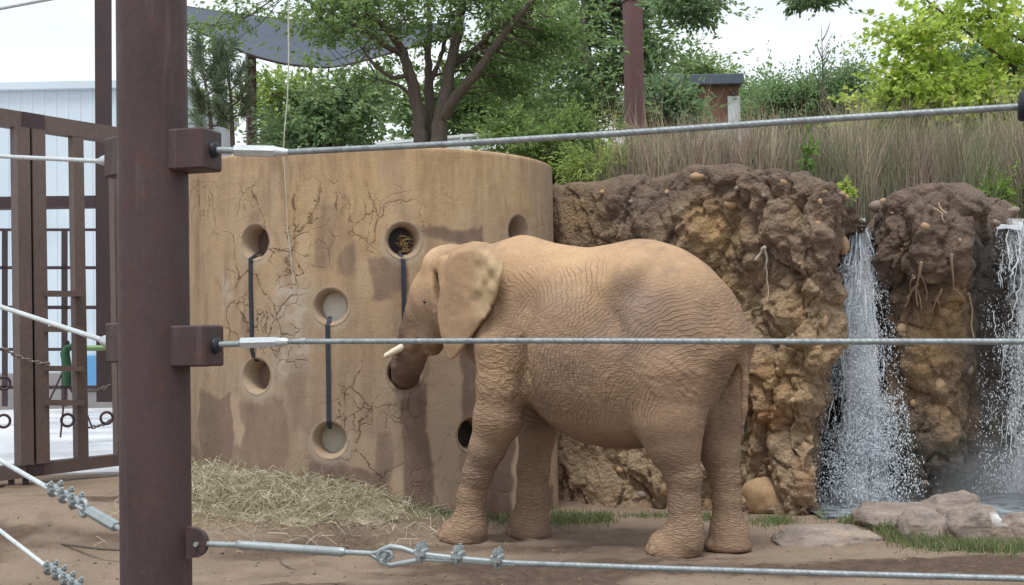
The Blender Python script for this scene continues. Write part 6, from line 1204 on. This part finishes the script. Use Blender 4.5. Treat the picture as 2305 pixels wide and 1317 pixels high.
# water sliding over the two lips
def lip(label, q, d): mb = MB(); v = [P(x, y, dd) for (x, y, dd) in q]; v2 = [p - np.array([0, 0, .04]) for p in v]; k = len(v); mb.add(v + v2, [tuple(range(k)), tuple(range(2 * k - 1, k - 1, -1))] + [(i, k + i, k + (i + 1) % k, (i + 1) % k) for i in range(k)]); return tag(mb.build('spill', M['foam']), label, 'water', 'spills at the tops of the waterfalls')
lip('white spill of water where the wide waterfall starts', [(1926, 503, 14.95), (1944, 503, 14.95), (1950, 486, 16.2), (1932, 485, 16.2)], 15); lip('white spill of water where the thin waterfall starts', [(2200, 499, 15.15), (2218, 505, 15.1), (2232, 503, 15.12), (2248, 508, 15.08), (2266, 506, 15.1), (2300, 511, 15.1), (2296, 500, 15.6), (2262, 492, 16.2), (2226, 489, 16.2), (2204, 491, 15.9)], 15)
# mist at the foot of the falls
t = NT('mist'); t.t.nodes.remove(t.b); gl = t.n('VectorMath', operation='LENGTH'); t.set(gl.inputs[0], t.co); dn_ = t.math('MULTIPLY', t.math('MULTIPLY', t.math('SUBTRACT', 1.0, gl.outputs['Value'], clamp=True), t.ramp(t.noise(2.2, 3, .6), (.3, .3), (.7, 1.4))), 1.9); pv_ = t.n('VolumePrincipled', Color=(.9, .94, 1, 1), Density=dn_, Anisotropy=.2); t.t.links.new(pv_.outputs[0], t.out.inputs['Volume']); M['mist'] = t.m
v, f = ico(3)
for (c_, r_) in ((P(2300, 1110, 14.3), (1.0, .6, .62)), (P(1945, 1150, 14.35), (.75, .45, .4))):
    o = link('mist', mesh_np('mist', v, f), M['mist']); o.location = tuple(c_); o.scale = r_; tag(o, kind='stuff')
# hay
hr = np.random.default_rng(91)
def hay_h(x, y):
    x = np.asarray(x, float); y = np.asarray(y, float); dw = np.hypot(x - WC[0], y - WC[1]) - WR          # distance from the wall
    ax = sstep(-.75, -3.0, x); return sstep(-3.8, -3.3, x) * .13 * ax * sstep(.95 + .5 * ax, .1, dw) + .045 * sstep(-.3, -1.6, x) * sstep(1.2, .2, dw)
hx, hy = np.meshgrid(np.linspace(-4.0, -.2, 150), np.linspace(11.9, 15.5, 140), indexing='ij'); h3 = np.stack([hx.ravel(), hy.ravel(), 0 * hx.ravel()], 1); hz_ = hay_h(hx, hy).ravel(); hz_ = hz_ + (.05 * fbm(h3 * 4, 3, 3) + .03 * fbm(h3 * 13, 2, 4)) * sstep(.02, .12, hz_)
I = np.arange(hx.size).reshape(hx.shape); fq = np.stack([I[:-1, :-1], I[1:, :-1], I[1:, 1:], I[:-1, 1:]], -1).reshape(-1, 4); ok = (hz_ > .03)[fq].any(1); used = np.unique(fq[ok]); mp = np.full(hx.size, -1); mp[used] = np.arange(len(used))
hv = np.stack([hx.ravel(), hy.ravel(), gz(hx, hy).ravel() + hz_ - .035], 1)[used]
hay = thing('hay_pile', 'pile of pale hay heaped against the foot of the round wall', 'hay', (-2.8, 13.2, .35))
M['hay'] = simple_mat('hay', lin(138, 130, 112), lin(180, 172, 150), 14, .9, .8, .02, fine=70); under(link('mound', mesh_np('mound', hv, mp[fq[ok]]), M['hay']), hay)
def straw(n, pts, L, r, wd=.0029):
    az = r.uniform(0, 2 * math.pi, n); el = r.normal(.1, .4, n); d = np.stack([np.cos(az) * np.cos(el), np.sin(az) * np.cos(el), np.sin(el)], 1); b = r.normal(0, .2, (n, 3)); s = np.cross(d, r.normal(0, 1, (n, 3))); s /= np.linalg.norm(s, axis=1, keepdims=True); s *= wd * r.uniform(.6, 1.3, (n, 1)); L = L[:, None]
    a = pts - d * L / 2; m = pts + b * L; e = pts + d * L / 2; v = np.stack([a - s, a + s, m + s, m - s, e + s, e - s], 1).reshape(-1, 3); i = np.arange(n)[:, None] * 6
    return v, np.concatenate([i + np.array([[0, 1, 2, 3]]), i + np.array([[3, 2, 4, 5]])])
n = 60000; x = hr.uniform(-4.0, .1, n); y = hr.uniform(11.9, 15.4, n); h = hay_h(x, y); dw = np.hypot(x - WC[0], y - WC[1]) - WR; keep_ = (dw > .02) & (x > -3.75) & (hr.random(n) < np.maximum(sstep(.0, .10, h), .10 * np.exp(-np.maximum(dw - .5, 0) * 1.6) * sstep(.2, -1.2, x))); x, y, h = x[keep_], y[keep_], h[keep_]; n = len(x)
pts = np.stack([x, y, gz(x, y) + h + hr.uniform(-.03, .035, n) * sstep(0, .08, h) + .006 + .03 * fbm(np.stack([x * 4, y * 4, 0 * x], 1), 3, 3)* sstep(.02, .12, h)], 1); v, f = straw(n, pts, hr.uniform(.06, .32, n), hr)
o = link('hay_stalks', mesh_np('hay_stalks', v, f, False, cols={'Col': np.repeat(pal(hr, n, [lin(200, 193, 166), lin(178, 171, 144), lin(216, 210, 190), lin(152, 143, 118)]), 6, 0)}), M['straw']); under(o, hay); tag(o, kind='stuff')
# loose tuft of hay near the post and straw in the wall hole
n = 420; c_ = G0(455, 1180, .18); pts = c_ + hr.normal(0, 1, (n, 3)) * np.array([.13, .12, .03]); v, f = straw(n, pts, hr.uniform(.06, .18, n), hr); tag(link('hay_tuft', mesh_np('hay_tuft', v, f, False, cols={'Col': np.repeat(pal(hr, n, [lin(176, 162, 120), lin(150, 136, 96)]), 6, 0)}), M['blade']), 'small loose tuft of hay on the earth by the post', 'hay', None, 'stuff')
h0, hz0 = hole_tz[4]; n = 90; c_ = wall_pt(h0 + .01, hz0 - .05, WR - .10); pts = c_ + hr.normal(0, 1, (n, 3)) * np.array([.03, .03, .06]); v, f = straw(n, pts, hr.uniform(.04, .12, n), hr, .003); tag(link('straw_wisp', mesh_np('straw_wisp', v, f, False, cols={'Col': np.repeat(pal(hr, n, [lin(200, 176, 130), lin(176, 146, 104)]), 6, 0)}), M['blade']), 'wisp of straw caught in the wall hole above the elephant face', 'straw', None, 'stuff')
# short grass along the foot of wall and cliff
def grass_strip(label, spots, n, hgt, seed):
    r = np.random.default_rng(seed); k = r.integers(0, len(spots), n); s = np.array(spots)[k]; px = s[:, 0] + r.normal(0, 1, n) * s[:, 2]; py = s[:, 1] + r.normal(0, 1, n) * s[:, 3]
    b = np.array([G0(a, c, z) for a, c, z in zip(px, py, s[:, 4])]); b[:, 2] = gz(b[:, 0], b[:, 1]) - .01; dw = np.hypot(b[:, 0] - WC[0], b[:, 1] - WC[1]); b = b[dw > WR + .02]; n = len(b)
    blades('grass', b, hgt * r.uniform(.5, 1.3, n), r.uniform(.1, .9, n), r.uniform(.004, .008, n), pal(r, n, [lin(98, 118, 74), lin(84, 104, 66), lin(116, 132, 84), lin(146, 138, 104)]), r, .4, 'stuff', label, 'grass')
grass_strip('short green grass along the foot of the round wall', [(860, 1143, 50, 5, .2), (940, 1150, 45, 7, .18), (1010, 1152, 40, 8, .14), (1110, 1160, 35, 9, .05), (1170, 1165, 30, 8, .02), (1260, 1170, 22, 8, 0), (1300, 1168, 25, 6, 0), (1350, 1168, 18, 6, 0)], 3600, .10, 95)
grass_strip('patchy green grass along the foot of the near cliff', [(1450, 1168, 40, 4, -.05), (1600, 1180, 30, 5, -.05), (1720, 1190, 30, 6, -.05), (1760, 1186, 20, 4, -.05), (1550, 1172, 40, 3, -.05), (1848, 1150, 6, 10, 0)], 1500, .08, 96)
grass_strip('green grass tufts around the boulders below the waterfalls', [(2030, 1215, 22, 9, 0), (2090, 1226, 30, 8, 0), (2150, 1232, 35, 7, 0), (2220, 1238, 35, 6, 0), (2290, 1238, 30, 7, 0), (1930, 1178, 25, 4, 0), (2110, 1155, 12, 6, .1), (1990, 1190, 15, 6, 0)], 3200, .11, 97)
# pebbles, clods, stick, rope
pr = np.random.default_rng(99); v0, f0 = ico(1)
def scatter(name, label, n, smin, smax, mat, box, flat=.7, dens=None):
    vs = []; fs = []
    for k in range(n):
        x, y = pr.uniform(*box[:2]), pr.uniform(*box[2:])
        s = smin + (smax - smin) * pr.random() ** 3; v = v0 * (1 + .25 * pr.normal(0, 1, (len(v0), 1))) * s * np.array([1, 1, flat]); j = int(np.argmin(np.abs(gx - x))) * len(gy) + int(np.argmin(np.abs(gy - y))); vs.append(v + np.array([x, y, zz[j] + s * .2])); fs.append(f0 + k * len(v0))
    tag(link(name, mesh_np(name, np.concatenate(vs), np.concatenate(fs)), mat), label, 'pebbles', None, 'stuff')
scatter('clods', 'small clods of earth scattered on the ground', 1300, .003, .016, M['earth'], (-4.6, 4.6, 9.4, 13.2))
scatter('pebbles', 'tiny pale pebbles scattered on the ground', 160, .004, .016, M['cobble'], (-4.2, 4.4, 9.4, 13.0))
st = [G0(118, 1225, .1), G0(180, 1234, .1), G0(230, 1240, .1), G0(290, 1243, .1)]; tag(MB().tube([p + np.array([0, 0, .015]) for p in st], [.008, .013, .012, .009], 7).build('stick', M['bark']), 'dark stick lying on the earth left of the post', 'stick')
st = [G0(628, 1258, .0), G0(634, 1272, .0), G0(652, 1282, .0), G0(668, 1286, .0)]; tag(MB().tube([p + np.array([0, 0, .012]) for p in st], [.003, .004, .004, .002], 5).build('twig', M['bark']), 'thin curved twig lying on the earth under the lowest cable', 'twig')
t = NT('pale_rope'); M['pale_rope'] = t.fin(t.ramp(t.noise(30, 3), (.3, lin(176, 182, 168)), (.7, lin(206, 210, 198))), .6, None, .3)
rp = [P(650, -60, 12.7), P(649, 40, 12.75), P(650, 130, 12.8), P(647, 220, 12.85), P(640, 300, 12.9), P(638, 350, 12.95), P(643, 420, 13.0), P(648, 520, 13.1), P(657, 600, 13.15), P(666, 690, 13.2)]; qq = []
for a, b in zip(rp[:-1], rp[1:]): qq += [a + (b - a) * k / 4 for k in range(4)]
tag(MB().tube(qq, list(np.linspace(.008, .003, len(qq))), 8).build('rope', M['pale_rope']), 'thin pale rope hanging in front of the round wall', 'rope')
